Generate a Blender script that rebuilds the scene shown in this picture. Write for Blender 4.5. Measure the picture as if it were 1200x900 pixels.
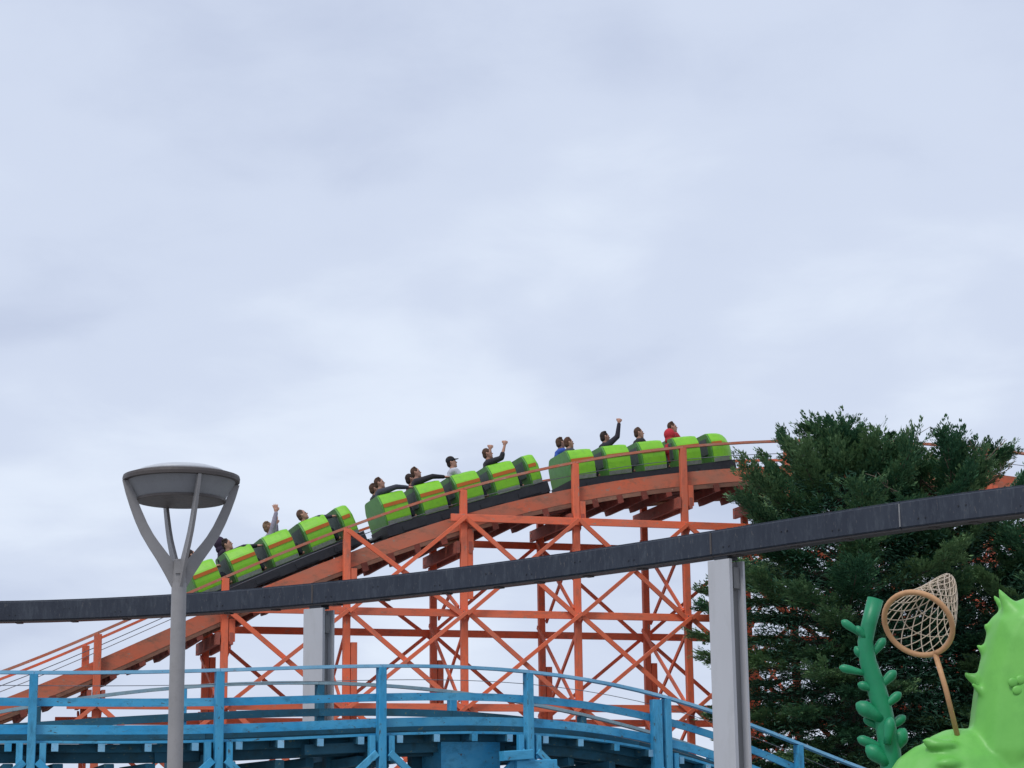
import bpy, bmesh, math, random
import numpy as np
from mathutils import Vector, Matrix, Quaternion

random.seed(7)
rng = np.random.default_rng(11)
sc = bpy.context.scene
for o in list(bpy.data.objects):
    bpy.data.objects.remove(o)
COL = sc.collection
V = Vector

# ------------------------------------------------------------------ camera
FPX = 2400.0
PITCH = math.atan(530 / FPX)
ROLL = 0.012
_c, _s = math.cos(PITCH), math.sin(PITCH)
_R0, _F, _U0 = V((1, 0, 0)), V((0, _c, _s)), V((0, -_s, _c))
CR = _R0 * math.cos(ROLL) - _U0 * math.sin(ROLL)
CU = _R0 * math.sin(ROLL) + _U0 * math.cos(ROLL)
CAM = V((0, 0, 1.6))
cd = bpy.data.cameras.new('camera')
cd.sensor_width = 36.0
cd.lens = 36.0 * FPX / 1200.0
cd.clip_start = 0.1
cd.clip_end = 6000
cam = bpy.data.objects.new('camera', cd)
COL.objects.link(cam)
m = Matrix((CR, CU, -_F)).transposed().to_4x4()
m.translation = CAM
cam.matrix_world = m
sc.camera = cam

# ------------------------------------------------------------------ world, sun, exposure
SUN_ELEV, SUN_AZ = math.radians(56), math.radians(212)      # azimuth clockwise from +Y (view direction)
w = bpy.data.worlds.new('World')
sc.world = w
w.use_nodes = True
nt = w.node_tree
nt.nodes.clear()
out = nt.nodes.new('ShaderNodeOutputWorld')
bg = nt.nodes.new('ShaderNodeBackground')
sky = nt.nodes.new('ShaderNodeTexSky')
sky.sky_type = 'NISHITA'
sky.sun_disc = False
sky.sun_elevation = SUN_ELEV
sky.sun_rotation = SUN_AZ
sky.air_density = 1.0
sky.dust_density = 1.5
tc = nt.nodes.new('ShaderNodeTexCoord')
# cloud deck: the view direction projected on a flat layer overhead
sep = nt.nodes.new('ShaderNodeSeparateXYZ')
nt.links.new(tc.outputs['Generated'], sep.inputs[0])
def wmath(op, a, b=None):
    n = nt.nodes.new('ShaderNodeMath')
    n.operation = op
    for i, q in enumerate((a, b)):
        if q is None:
            continue
        if isinstance(q, (int, float)):
            n.inputs[i].default_value = q
        else:
            nt.links.new(q, n.inputs[i])
    return n.outputs[0]
zz = wmath('ADD', wmath('MAXIMUM', sep.outputs[2], 0.0), 0.22)
cx, cy = wmath('DIVIDE', sep.outputs[0], zz), wmath('DIVIDE', sep.outputs[1], zz)
comb = nt.nodes.new('ShaderNodeCombineXYZ')
nt.links.new(cx, comb.inputs[0])
nt.links.new(cy, comb.inputs[1])
def wnoise(scale, detail, rough, off, dist=0.0):
    mp = nt.nodes.new('ShaderNodeMapping')
    mp.inputs['Location'].default_value = off
    nt.links.new(comb.outputs[0], mp.inputs[0])
    n = nt.nodes.new('ShaderNodeTexNoise')
    n.inputs['Scale'].default_value = scale
    n.inputs['Detail'].default_value = detail
    n.inputs['Roughness'].default_value = rough
    n.inputs['Distortion'].default_value = dist
    nt.links.new(mp.outputs[0], n.inputs['Vector'])
    return n.outputs[0]
big = wnoise(1.9, 3.0, 0.5, (3.1, 0.4, 0.0), 0.2)
fine = wnoise(6.0, 6.0, 0.6, (1.7, 5.2, 2.0), 0.3)
cl = wmath('ADD', wmath('MULTIPLY', big, 0.8), wmath('MULTIPLY', fine, 0.2))
ramp = nt.nodes.new('ShaderNodeValToRGB')
ramp.color_ramp.interpolation = 'EASE'
e = ramp.color_ramp.elements
e[0].position, e[0].color = 0.31, (0.450, 0.508, 0.648, 1)
e[1].position, e[1].color = 0.65, (0.630, 0.692, 0.800, 1)
mid = ramp.color_ramp.elements.new(0.48)
mid.color = (0.532, 0.592, 0.722, 1)
nt.links.new(cl, ramp.inputs[0])
skys = nt.nodes.new('ShaderNodeVectorMath')
skys.operation = 'SCALE'
skys.inputs['Scale'].default_value = 0.08
nt.links.new(sky.outputs[0], skys.inputs[0])
mixc = nt.nodes.new('ShaderNodeMix')
mixc.data_type = 'RGBA'
mixc.inputs[0].default_value = 0.95
nt.links.new(skys.outputs[0], mixc.inputs[6])
nt.links.new(ramp.outputs[0], mixc.inputs[7])
nt.links.new(mixc.outputs[2], bg.inputs[0])
bg.inputs[1].default_value = 1.0
nt.links.new(bg.outputs[0], out.inputs[0])

sl = bpy.data.lights.new('sun', 'SUN')
sl.energy = 1.5
sl.angle = math.radians(16)
sl.color = (1.0, 0.97, 0.93)
sun = bpy.data.objects.new('sun', sl)
COL.objects.link(sun)
sd = V((math.sin(SUN_AZ) * math.cos(SUN_ELEV), math.cos(SUN_AZ) * math.cos(SUN_ELEV), math.sin(SUN_ELEV)))
sun.rotation_euler = sd.to_track_quat('Z', 'Y').to_euler()
sun.location = sd * 60

vs = sc.view_settings
vs.view_transform = 'Standard'
vs.look = 'None'
vs.exposure = 0.32
vs.gamma = 1.0
vs.use_curve_mapping = False
sc.render.engine = 'CYCLES'
sc.render.resolution_x, sc.render.resolution_y = 1024, 768

# ------------------------------------------------------------------ helpers
def ray(x, y):
    return _F + CR * ((x - 600) / FPX) - CU * ((y - 450) / FPX)

def at(x, y, depth):
    d = ray(x, y)
    return CAM + d * (depth / d.y)

def tag(o, label=None, cat=None, group=None, kind=None):
    if label: o['label'] = label
    if cat: o['category'] = cat
    if group: o['group'] = group
    if kind: o['kind'] = kind
    return o

def empty(name, loc, mat=None):
    o = bpy.data.objects.new(name, None)
    o.empty_display_size = 0.2
    COL.objects.link(o)
    if mat is not None:
        o.matrix_world = mat
    else:
        o.location = loc
    return o

def base_of(parent):
    """translation of an (unrotated) parent chain"""
    p = V((0, 0, 0))
    while parent is not None:
        p += parent.location
        parent = parent.parent
    return p

def link(name, me, material, parent=None, loc=(0, 0, 0), smooth=False):
    if material is not None and len(me.materials) == 0:
        me.materials.append(material)
    if smooth:
        for p in me.polygons:
            p.use_smooth = True
    o = bpy.data.objects.new(name, me)
    COL.objects.link(o)
    o.location = loc
    if parent is not None:
        o.parent = parent
    return o

def mesh(verts, faces):
    me = bpy.data.meshes.new('piece')
    me.from_pydata([tuple(v) for v in verts], [], faces)
    me.update()
    return me

BOXF = [(0, 3, 2, 1), (4, 5, 6, 7), (0, 1, 5, 4), (1, 2, 6, 5), (2, 3, 7, 6), (3, 0, 4, 7)]

def beam(name, p0, p1, wd, ht, material, parent, up=V((0, 0, 1)), local=False, rnd=0.0):
    """squared timber from p0 to p1 (world, or parent space when local); ht along up, wd across"""
    p0, p1 = V(p0), V(p1)
    if rnd:
        p0 = p0 + V([random.uniform(-rnd, rnd) for _ in range(3)])
        p1 = p1 + V([random.uniform(-rnd, rnd) for _ in range(3)])
    x = (p1 - p0)
    L = x.length
    x.normalize()
    y = up.cross(x)
    if y.length < 1e-3:
        y = V((0, 1, 0)).cross(x)
    y.normalize()
    z = x.cross(y)
    c = (p0 + p1) / 2
    b = min(wd, ht) * 0.07
    vs_, fs = [], []
    prof = [(-wd/2+b, -ht/2), (wd/2-b, -ht/2), (wd/2, -ht/2+b), (wd/2, ht/2-b), (wd/2-b, ht/2), (-wd/2+b, ht/2), (-wd/2, ht/2-b), (-wd/2, -ht/2+b)]
    # local mesh frame: x along the piece
    for sx in (-1, 1):
        for (a, q) in prof:
            vs_.append((sx * L / 2, a, q))
    n = len(prof)
    for i in range(n):
        j = (i + 1) % n
        fs.append((i, j, n + j, n + i))
    fs.append(tuple(range(n - 1, -1, -1)))
    fs.append(tuple(range(n, 2 * n)))
    o = link(name, mesh(vs_, fs), material, parent)
    rot = Matrix((x, y, z)).transposed().to_4x4()
    off = V((0, 0, 0)) if local else (base_of(parent) if parent else V((0, 0, 0)))
    rot.translation = c - off
    o.matrix_local = rot
    return o

def sweep(pts, prof, closed_ends=True, up=V((0, 0, 1))):
    """sweep a closed profile (side, up) along points"""
    verts, faces = [], []
    n = len(prof)
    for i, p in enumerate(pts):
        t = (pts[min(i + 1, len(pts) - 1)] - pts[max(i - 1, 0)]).normalized()
        s = up.cross(t)
        s = s.normalized() if s.length > 1e-4 else V((1, 0, 0))
        u = t.cross(s)
        for (a, b) in prof:
            verts.append(p + s * a + u * b)
    for i in range(len(pts) - 1):
        for j in range(n):
            k = (j + 1) % n
            faces.append((i * n + j, i * n + k, (i + 1) * n + k, (i + 1) * n + j))
    if closed_ends:
        faces.append(tuple(range(n - 1, -1, -1)))
        faces.append(tuple(range((len(pts) - 1) * n, len(pts) * n)))
    return verts, faces

def rect(w_, h_, b=0.0):
    return [(-w_/2, -h_/2), (w_/2, -h_/2), (w_/2, h_/2), (-w_/2, h_/2)]

def circ(r, n=8):
    return [(r * math.cos(2 * math.pi * i / n), r * math.sin(2 * math.pi * i / n)) for i in range(n)]

def tube(name, pts, r, material, parent=None, n=8, smooth=True, local=False, up=V((0, 0, 1))):
    """round tube, radius constant or per point"""
    pts = [V(p) for p in pts]
    rs = r if isinstance(r, (list, tuple)) else [r] * len(pts)
    off = V((0, 0, 0)) if local or parent is None else base_of(parent)
    verts, faces = [], []
    prev = None
    for i, p in enumerate(pts):
        t = (pts[min(i + 1, len(pts) - 1)] - pts[max(i - 1, 0)]).normalized()
        if prev is None:
            s = up.cross(t)
            if s.length < 0.05:
                s = V((1, 0, 0)).cross(t)
        else:
            s = prev - t * prev.dot(t)
        s.normalize()
        prev = s
        u = t.cross(s)
        for (a, b) in circ(1.0, n):
            verts.append(p - off + (s * a + u * b) * rs[i])
    for i in range(len(pts) - 1):
        for j in range(n):
            k = (j + 1) % n
            faces.append((i * n + j, i * n + k, (i + 1) * n + k, (i + 1) * n + j))
    faces.append(tuple(range(n - 1, -1, -1)))
    faces.append(tuple(range((len(pts) - 1) * n, len(pts) * n)))
    if name is None:
        return verts, faces
    return link(name, mesh(verts, faces), material, parent, smooth=smooth)

def fix_normals(me):
    bm = bmesh.new()
    bm.from_mesh(me)
    bmesh.ops.recalc_face_normals(bm, faces=bm.faces)
    bm.to_mesh(me)
    bm.free()
    return me

def blob_mesh(balls, voxel, smooth_it=4, gap=0.6):
    """one continuous skin round tapered limbs: balls = list of (p0, r0, p1, r1) or (p, (rx,ry,rz))"""
    bm = bmesh.new()
    for b in balls:
        if len(b) == 2:
            p, r = b
            bmesh.ops.create_uvsphere(bm, u_segments=14, v_segments=10, radius=1.0,
                                      matrix=Matrix.Translation(p) @ Matrix.Diagonal((*r, 1)))
        else:
            p0, r0, p1, r1 = V(b[0]), b[1], V(b[2]), b[3]
            L = (p1 - p0).length
            k = max(2, int(L / (gap * min(r0, r1))) + 1)
            k = min(k, 22 if gap > 0.5 else 60)
            for i in range(k + 1):
                t = i / k
                r = r0 + (r1 - r0) * t
                bmesh.ops.create_icosphere(bm, subdivisions=2, radius=r, matrix=Matrix.Translation(p0.lerp(p1, t)))
    me = bpy.data.meshes.new('blob')
    bm.to_mesh(me)
    bm.free()
    ws = bpy.data.scenes.new('workshop')
    tmp = bpy.data.objects.new('tmp', me)
    ws.collection.objects.link(tmp)
    md = tmp.modifiers.new('r', 'REMESH')
    md.mode = 'VOXEL'
    md.voxel_size = voxel
    md.use_smooth_shade = True
    if smooth_it:
        ms = tmp.modifiers.new('s', 'SMOOTH')
        ms.iterations = smooth_it
        ms.factor = 0.5
    vl = ws.view_layers[0]
    vl.update()
    res = bpy.data.meshes.new_from_object(tmp.evaluated_get(vl.depsgraph))
    bpy.data.objects.remove(tmp)
    bpy.data.scenes.remove(ws)
    bpy.data.meshes.remove(me)
    return res

# ------------------------------------------------------------------ materials
def new_mat(name):
    mt = bpy.data.materials.new(name)
    mt.use_nodes = True
    nt_ = mt.node_tree
    return mt, nt_, nt_.nodes['Principled BSDF']

def paint(name, col, col2, grime, rough=0.5, scale=2.0, grime_amt=0.5, chips=None, stretch=(1, 1, 1), bump=0.15, vary=0.12, spec=0.4):
    """weathered paint: two tones, grime patches, optional chips of another colour, tone differing per piece"""
    mt, n, b = new_mat(name)
    L = n.links.new
    tcn = n.nodes.new('ShaderNodeTexCoord')
    oi = n.nodes.new('ShaderNodeObjectInfo')
    mp = n.nodes.new('ShaderNodeMapping')
    mp.inputs['Scale'].default_value = stretch
    add = n.nodes.new('ShaderNodeVectorMath')
    add.operation = 'ADD'
    sc_ = n.nodes.new('ShaderNodeMath')
    sc_.operation = 'MULTIPLY'
    sc_.inputs[1].default_value = 37.0
    L(oi.outputs['Random'], sc_.inputs[0])
    L(tcn.outputs['Object'], mp.inputs[0])
    L(mp.outputs[0], add.inputs[0])
    L(sc_.outputs[0], add.inputs[1])
    def noise(s, d, r=0.6):
        q = n.nodes.new('ShaderNodeTexNoise')
        q.inputs['Scale'].default_value = s
        q.inputs['Detail'].default_value = d
        q.inputs['Roughness'].default_value = r
        L(add.outputs[0], q.inputs['Vector'])
        return q.outputs[0]
    def ramp_(src, a, c):
        q = n.nodes.new('ShaderNodeMapRange')
        q.inputs[1].default_value = a
        q.inputs[2].default_value = c
        L(src, q.inputs[0])
        return q.outputs[0]
    def mix(f, a, c):
        q = n.nodes.new('ShaderNodeMix')
        q.data_type = 'RGBA'
        for i, s in ((0, f), (6, a), (7, c)):
            if isinstance(s, (int, float)):
                q.inputs[i].default_value = s
            elif isinstance(s, tuple):
                q.inputs[i].default_value = (*s, 1)
            else:
                L(s, q.inputs[i])
        return q.outputs[2]
    n1 = noise(scale, 5)
    c = mix(ramp_(n1, 0.35, 0.65), col, col2)
    n2 = noise(scale * 3.6, 8, 0.72)
    gm = n.nodes.new('ShaderNodeMath')
    gm.operation = 'MULTIPLY'
    gm.inputs[1].default_value = grime_amt
    L(ramp_(n2, 0.50, 0.72), gm.inputs[0])
    c = mix(gm.outputs[0], c, grime)
    if chips:
        n3 = noise(scale * 8.0, 4, 0.65)
        c = mix(ramp_(n3, 0.635, 0.67), c, chips)
    hsv = n.nodes.new('ShaderNodeHueSaturation')
    vr = n.nodes.new('ShaderNodeMapRange')
    vr.inputs[3].default_value = 1 - vary
    vr.inputs[4].default_value = 1 + vary
    L(oi.outputs['Random'], vr.inputs[0])
    L(vr.outputs[0], hsv.inputs['Value'])
    L(c, hsv.inputs['Color'])
    L(hsv.outputs[0], b.inputs['Base Color'])
    rr = n.nodes.new('ShaderNodeMapRange')
    rr.inputs[3].default_value = max(0.05, rough - 0.12)
    rr.inputs[4].default_value = min(1, rough + 0.2)
    L(n2, rr.inputs[0])
    L(rr.outputs[0], b.inputs['Roughness'])
    b.inputs['Specular IOR Level'].default_value = spec
    if bump:
        bp = n.nodes.new('ShaderNodeBump')
        bp.inputs['Strength'].default_value = bump
        bp.inputs['Distance'].default_value = 0.02
        L(n2, bp.inputs['Height'])
        L(bp.outputs[0], b.inputs['Normal'])
    return mt

M = {}
M['orange'] = paint('orange_paint', (0.76, 0.140, 0.055), (0.68, 0.165, 0.088), (0.34, 0.115, 0.075), 0.6, 2.0, 0.85, chips=(0.36, 0.22, 0.16), stretch=(0.35, 1, 1))
M['orange_fascia'] = paint('orange_fascia_paint', (0.60, 0.128, 0.058), (0.40, 0.150, 0.092), (0.20, 0.115, 0.075), 0.65, 1.5, 0.95, chips=(0.30, 0.20, 0.15), stretch=(0.4, 1, 1))
M['orange_worn'] = paint('worn_orange_paint', (0.55, 0.13, 0.06), (0.46, 0.20, 0.13), (0.42, 0.30, 0.24), 0.6, 3.0, 0.8, chips=(0.5, 0.42, 0.36), stretch=(0.5, 1, 1))
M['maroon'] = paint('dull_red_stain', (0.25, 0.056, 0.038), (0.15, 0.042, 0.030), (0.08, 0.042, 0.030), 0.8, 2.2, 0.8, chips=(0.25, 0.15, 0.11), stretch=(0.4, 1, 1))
M['weathered'] = paint('weathered_brown_board', (0.26, 0.13, 0.085), (0.20, 0.09, 0.06), (0.10, 0.06, 0.045), 0.8, 3.0, 0.8, chips=(0.34, 0.2, 0.14), stretch=(0.3, 1, 1))
M['cap'] = paint('faded_red_timber', (0.40, 0.095, 0.06), (0.32, 0.10, 0.07), (0.15, 0.07, 0.05), 0.75, 2.2, 0.8, chips=(0.3, 0.18, 0.13), stretch=(0.4, 1, 1))
M['bluep'] = paint('blue_paint', (0.020, 0.265, 0.505), (0.080, 0.36, 0.56), (0.02, 0.14, 0.24), 0.5, 2.2, 0.85, chips=(0.05, 0.10, 0.13), stretch=(0.35, 1, 1), vary=0.1)
M['blue_pale'] = paint('faded_blue_paint', (0.26, 0.50, 0.68), (0.15, 0.42, 0.64), (0.12, 0.28, 0.36), 0.5, 2.5, 0.5, chips=(0.25, 0.15, 0.12), stretch=(0.3, 1, 1))
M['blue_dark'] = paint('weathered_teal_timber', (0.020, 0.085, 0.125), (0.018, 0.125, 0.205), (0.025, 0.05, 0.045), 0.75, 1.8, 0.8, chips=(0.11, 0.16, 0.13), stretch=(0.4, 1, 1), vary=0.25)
M['grey_blue'] = paint('grey_weathered_rail', (0.32, 0.42, 0.44), (0.24, 0.38, 0.46), (0.15, 0.2, 0.2), 0.6, 2.5, 0.6)
M['steel_dark'] = paint('dark_monorail_steel', (0.016, 0.022, 0.037), (0.027, 0.035, 0.052), (0.075, 0.09, 0.11), 0.55, 1.5, 0.6, chips=(0.075, 0.075, 0.08), stretch=(2.2, 2.2, 0.55), vary=0.05)
M['pylon'] = paint('light_grey_pylon_paint', (0.47, 0.475, 0.50), (0.44, 0.445, 0.47), (0.34, 0.34, 0.34), 0.55, 1.2, 0.4, stretch=(1, 1, 0.25), vary=0.03)
M['pylon_dark'] = paint('grey_pylon_web', (0.22, 0.22, 0.225), (0.18, 0.18, 0.185), (0.12, 0.11, 0.10), 0.6, 1.2, 0.5, stretch=(1, 1, 0.25), vary=0.03)  # pylon grey darkened: dirt plus the shade of the recessed side painted in
M['lamp'] = paint('lamp_grey_metal', (0.27, 0.262, 0.264), (0.245, 0.238, 0.24), (0.17, 0.165, 0.16), 0.42, 6.0, 0.3, vary=0.03, bump=0.03)
M['lamp_rim'] = paint('lamp_dark_rim', (0.062, 0.052, 0.05), (0.075, 0.064, 0.06), (0.04, 0.036, 0.032), 0.45, 8.0, 0.4, vary=0.02, bump=0.05)
M['lamp_cone'] = paint('lamp_reflector', (0.21, 0.215, 0.23), (0.225, 0.23, 0.24), (0.15, 0.15, 0.155), 0.5, 5.0, 0.3, vary=0.02, bump=0.02)
M['lamp_dome'] = paint('lamp_dome_plastic', (0.48, 0.50, 0.53), (0.44, 0.46, 0.49), (0.3, 0.3, 0.3), 0.35, 5.0, 0.3, vary=0.02, bump=0.0)
M['lens'] = paint('lamp_lens_plastic', (0.72, 0.75, 0.80), (0.68, 0.71, 0.76), (0.4, 0.4, 0.4), 0.3, 5.0, 0.3, vary=0.02, bump=0.0)
M['shell'] = paint('lime_green_shell', (0.205, 0.53, 0.018), (0.175, 0.47, 0.016), (0.10, 0.30, 0.03), 0.36, 2.5, 0.6, vary=0.05, bump=0.05, spec=0.45)
M['shell_back'] = paint('shaded_green_shell', (0.085, 0.27, 0.045), (0.075, 0.235, 0.045), (0.05, 0.14, 0.04), 0.45, 2.5, 0.6, vary=0.06, bump=0.05)  # shell green darkened, shade on the rear faces put into the colour
M['stripe'] = paint('orange_stripe', (0.50, 0.125, 0.012), (0.44, 0.12, 0.014), (0.28, 0.10, 0.02), 0.45, 5, 0.5, vary=0.05)
M['skirt'] = paint('grey_skirt', (0.26, 0.30, 0.27), (0.19, 0.25, 0.18), (0.09, 0.10, 0.09), 0.6, 7, 0.8, vary=0.1)
M['grey_panel'] = paint('grey_panel', (0.10, 0.135, 0.12), (0.075, 0.105, 0.10), (0.035, 0.05, 0.045), 0.5, 5, 0.6, vary=0.15)
M['chassis'] = paint('black_chassis', (0.014, 0.016, 0.022), (0.022, 0.025, 0.032), (0.045, 0.045, 0.05), 0.55, 3, 0.5, vary=0.1)
M['steel'] = paint('bare_steel', (0.20, 0.19, 0.19), (0.16, 0.15, 0.15), (0.10, 0.06, 0.045), 0.4, 4, 0.6)
M['cable'] = paint('grey_cable', (0.22, 0.23, 0.25), (0.2, 0.21, 0.23), (0.12, 0.12, 0.12), 0.5, 4, 0.3)
M['seat'] = paint('black_vinyl', (0.02, 0.02, 0.022), (0.03, 0.03, 0.032), (0.05, 0.05, 0.05), 0.5, 5, 0.4)
M['figure'] = paint('bright_green_fibreglass', (0.175, 0.50, 0.095), (0.125, 0.41, 0.070), (0.09, 0.32, 0.06), 0.40, 1.1, 0.4, vary=0.02, bump=0.03)
M['weed'] = paint('sea_green_fibreglass', (0.012, 0.24, 0.105), (0.010, 0.21, 0.095), (0.01, 0.13, 0.07), 0.42, 2.5, 0.4, vary=0.03, bump=0.03)
M['hoop'] = paint('bamboo_tan', (0.52, 0.29, 0.14), (0.46, 0.25, 0.12), (0.3, 0.15, 0.08), 0.5, 6, 0.4, vary=0.03)
M['mesh_cord'] = paint('net_cord', (0.52, 0.44, 0.36), (0.48, 0.38, 0.28), (0.3, 0.22, 0.16), 0.8, 6, 0.4, vary=0.08)
M['asphalt'] = paint('park_paving', (0.27, 0.26, 0.25), (0.23, 0.225, 0.22), (0.15, 0.145, 0.14), 0.85, 0.4, 0.5, vary=0.0)
M['concrete'] = paint('concrete', (0.32, 0.31, 0.29), (0.27, 0.26, 0.25), (0.18, 0.17, 0.16), 0.85, 2, 0.6)
M['bark'] = paint('cypress_bark', (0.14, 0.105, 0.08), (0.10, 0.075, 0.06), (0.05, 0.04, 0.035), 0.9, 5, 0.7, stretch=(1, 1, 0.3), bump=0.6)
M['dead'] = paint('dead_twig', (0.26, 0.20, 0.15), (0.21, 0.16, 0.12), (0.12, 0.09, 0.07), 0.9, 8, 0.5)

def plain(name, c, rough=0.7, scale=30.0):
    d = tuple(q * 0.75 for q in c)
    return paint(name, c, d, tuple(q * 0.55 for q in c), rough, scale, 0.3, vary=0.0, bump=0.1)

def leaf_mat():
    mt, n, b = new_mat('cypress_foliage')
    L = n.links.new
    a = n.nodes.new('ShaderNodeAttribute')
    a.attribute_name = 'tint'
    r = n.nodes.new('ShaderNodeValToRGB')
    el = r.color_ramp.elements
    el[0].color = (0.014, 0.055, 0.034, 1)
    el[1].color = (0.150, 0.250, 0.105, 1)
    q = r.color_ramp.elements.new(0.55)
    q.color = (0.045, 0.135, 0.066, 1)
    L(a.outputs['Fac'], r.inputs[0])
    L(r.outputs[0], b.inputs['Base Color'])
    b.inputs['Roughness'].default_value = 0.62
    b.inputs['Specular IOR Level'].default_value = 0.25
    tr = n.nodes.new('ShaderNodeBsdfTranslucent')
    L(r.outputs[0], tr.inputs[0])
    mx = n.nodes.new('ShaderNodeMixShader')
    mx.inputs[0].default_value = 0.1
    L(b.outputs[0], mx.inputs[1])
    L(tr.outputs[0], mx.inputs[2])
    L(mx.outputs[0], n.nodes['Material Output'].inputs[0])
    return mt
M['leaf'] = leaf_mat()

# ------------------------------------------------------------------ ground
g = link('ground', mesh([(-3000, -500, 0), (3000, -500, 0), (3000, 5500, 0), (-3000, 5500, 0)], [(0, 1, 2, 3)]), M['asphalt'])
tag(g, kind='structure')

# ------------------------------------------------------------------ orange wooden coaster
PHI = math.radians(17)
OD = V((math.cos(PHI), math.sin(PHI), 0))
ON = V((-math.sin(PHI), math.cos(PHI), 0))
OP = at(541, 600, 45.5)
OP.z = 0
def ouz(x, y, v=0.0):
    d = ray(x, y)
    t = (OP + ON * v - CAM).dot(ON) / d.dot(ON)
    p = CAM + d * t
    return (p - OP).dot(OD), p.z
def ow(u, v, z):
    p = OP + OD * u + ON * v
    return V((p.x, p.y, z))
_top = [(-60, 845), (0, 817), (92, 782), (200, 738), (262, 712), (314, 688), (400, 652), (450, 629), (550, 601), (650, 578), (677, 572), (793, 555), (870, 548), (950, 546), (1050, 548), (1130, 552), (1200, 560), (1260, 570)]
_a = np.array([ouz(*q) for q in _top])
_fit = np.polyfit(_a[:, 0], _a[:, 1], 5)
U0, U1 = -10.9, 15.9
def oz(u):
    if u < U0:
        return float(np.polyval(_fit, U0)) + (u - U0) * 0.45
    return float(np.polyval(_fit, min(u, U1)))

BAY = 2.655
POST_U = [-13.275 + BAY * i for i in range(12)]            # -13.3 ... 15.9
TW = 2.4
HR = 0.55
LEVELS = [0.0, 2.2, 4.36, 6.42, 8.55]
coaster = empty('wooden_coaster_track', ow(0, TW / 2, 0))
tag(coaster, 'orange timber roller coaster track climbing on a braced trestle', 'roller coaster')
oc = dict(parent=coaster)
for i, u in enumerate(POST_U):
    zt = oz(u)
    # front and rear legs
    beam('post', ow(u, -0.14, 0), ow(u, -0.14, zt + HR), 0.14, 0.155, M['orange'], coaster, up=OD)
    beam('post', ow(u, TW + 0.14, 0), ow(u, TW + 0.14, zt + HR), 0.14, 0.155, M['orange'], coaster, up=OD)
    # scab timbers doubling the legs
    if zt > 5.5:
        if i == 4:
            beam('post_splice', ow(u + 0.16, -0.14, 0), ow(u + 0.16, -0.14, 5.75), 0.14, 0.14, M['orange'], coaster, up=OD)
        if i == 5:
            beam('post_splice', ow(u + 0.14, -0.14, 6.75), ow(u + 0.14, -0.14, 8.3), 0.12, 0.13, M['orange'], coaster, up=OD)
        beam('post_splice', ow(u + 0.16, TW + 0.14, 0), ow(u + 0.16, TW + 0.14, 5.5 + 0.12 * (i % 2)), 0.14, 0.14, M['orange'], coaster, up=OD)
        beam('post_splice', ow(u + 0.155, -0.145, zt - 0.8), ow(u + 0.155, -0.145, zt - 0.32), 0.13, 0.13, M['orange'], coaster, up=OD)
    # cap timbers either side of the legs, under the track
    for s in (-0.14, 0.14):
        c = beam('cap_beam', ow(u + s, -0.22, zt - 0.74), ow(u + s, TW + 0.42, zt - 0.72), 0.08, 0.26, M['cap'], coaster)
        if s < 0:
            for hh in (-0.07, 0.07):
                bo = link('bolt', mesh(*tube(None, [(TW / 2 + 0.18, 0.035, hh), (TW / 2 + 0.18, 0.055, hh)], 0.022, None, n=6)), M['steel'], c)
    # transverse bracing between front and rear legs
    for a, b in zip(LEVELS[:-1], LEVELS[1:]):
        if zt < a + 1.0:
            continue
        top = min(b, zt - 0.9)
        beam('brace', ow(u - 0.11, -0.14, a + 0.15), ow(u - 0.11, TW + 0.14, top), 0.045, 0.09, M['orange'], coaster, rnd=0.02)
        beam('brace', ow(u + 0.11, TW + 0.14, a + 0.15), ow(u + 0.11, -0.14, top), 0.045, 0.09, M['orange'], coaster, rnd=0.02)
# girts
for side, v in ((0, -0.265), (1, TW + 0.265)):
    for lv in LEVELS[1:]:
        zl = lv if side == 0 else lv - 0.16
        st = U0 - 1.5
        for u in np.arange(U0 - 1.5, U1, 0.05):
            if oz(u) > lv + 0.02:
                st = u
                break
        st = max(st, -8.45 if lv == LEVELS[2] else -20)
        us = [st] + [p for p in POST_U if p > st + 0.8]
        # long timbers two bays at a time, butt-jointed on the legs
        k = 0
        while k < len(us) - 1:
            k2 = min(k + 2, len(us) - 1)
            beam('girt', ow(us[k] - (0.12 if k == 0 else -0.004), v, zl), ow(us[k2] - 0.004, v, zl), 0.06, 0.165, M['orange'], coaster)
            k = k2
for u in POST_U:
    for lv in LEVELS[2:]:
        if oz(u) > lv + 0.1:
            for du, dzb in ((-0.04, 0.035), (0.04, -0.035)):
                p = ow(u + du, -0.297, lv + dzb) - base_of(coaster)
                link('bolt', mesh(*tube(None, [p, p - ON * 0.012], 0.017, None, n=6)), M['steel'], coaster)
# longitudinal X bracing, front and rear faces
for side, v in ((0, -0.33), (1, TW + 0.33)):
    for ua, ub in zip(POST_U[:-1], POST_U[1:]):
        za, zb = oz(ua), oz(ub)
        for a, b in zip(LEVELS[:-1], LEVELS[1:]):
            if side and a >= LEVELS[3] and ua < 0:
                pass
            if max(za, zb) > b - 0.15 and min(za, zb) > a + 1.1:
                d = 0.0 if side == 0 else -0.16
                alt = (POST_U.index(ua) + LEVELS.index(a)) % 2
                if side == 0 or alt:
                  beam('brace', ow(ua, v, min(b + 0.02, za + HR - 0.05) + d), ow(ub, v, a - 0.12 + d if a > 0 else 0.05), 0.045, 0.105 if side == 0 else 0.085, M['orange'], coaster, rnd=0.02)
                v2 = v - 0.055 if side == 0 else v + 0.055
                if side == 0 or not alt:
                  beam('brace', ow(ua, v2, a - 0.02 + d if a > 0 else 0.05), ow(ub, v2, min(b + 0.02, zb + HR - 0.05) + d), 0.045, 0.085 if side == 0 else 0.08, M['orange'], coaster, rnd=0.02)
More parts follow.
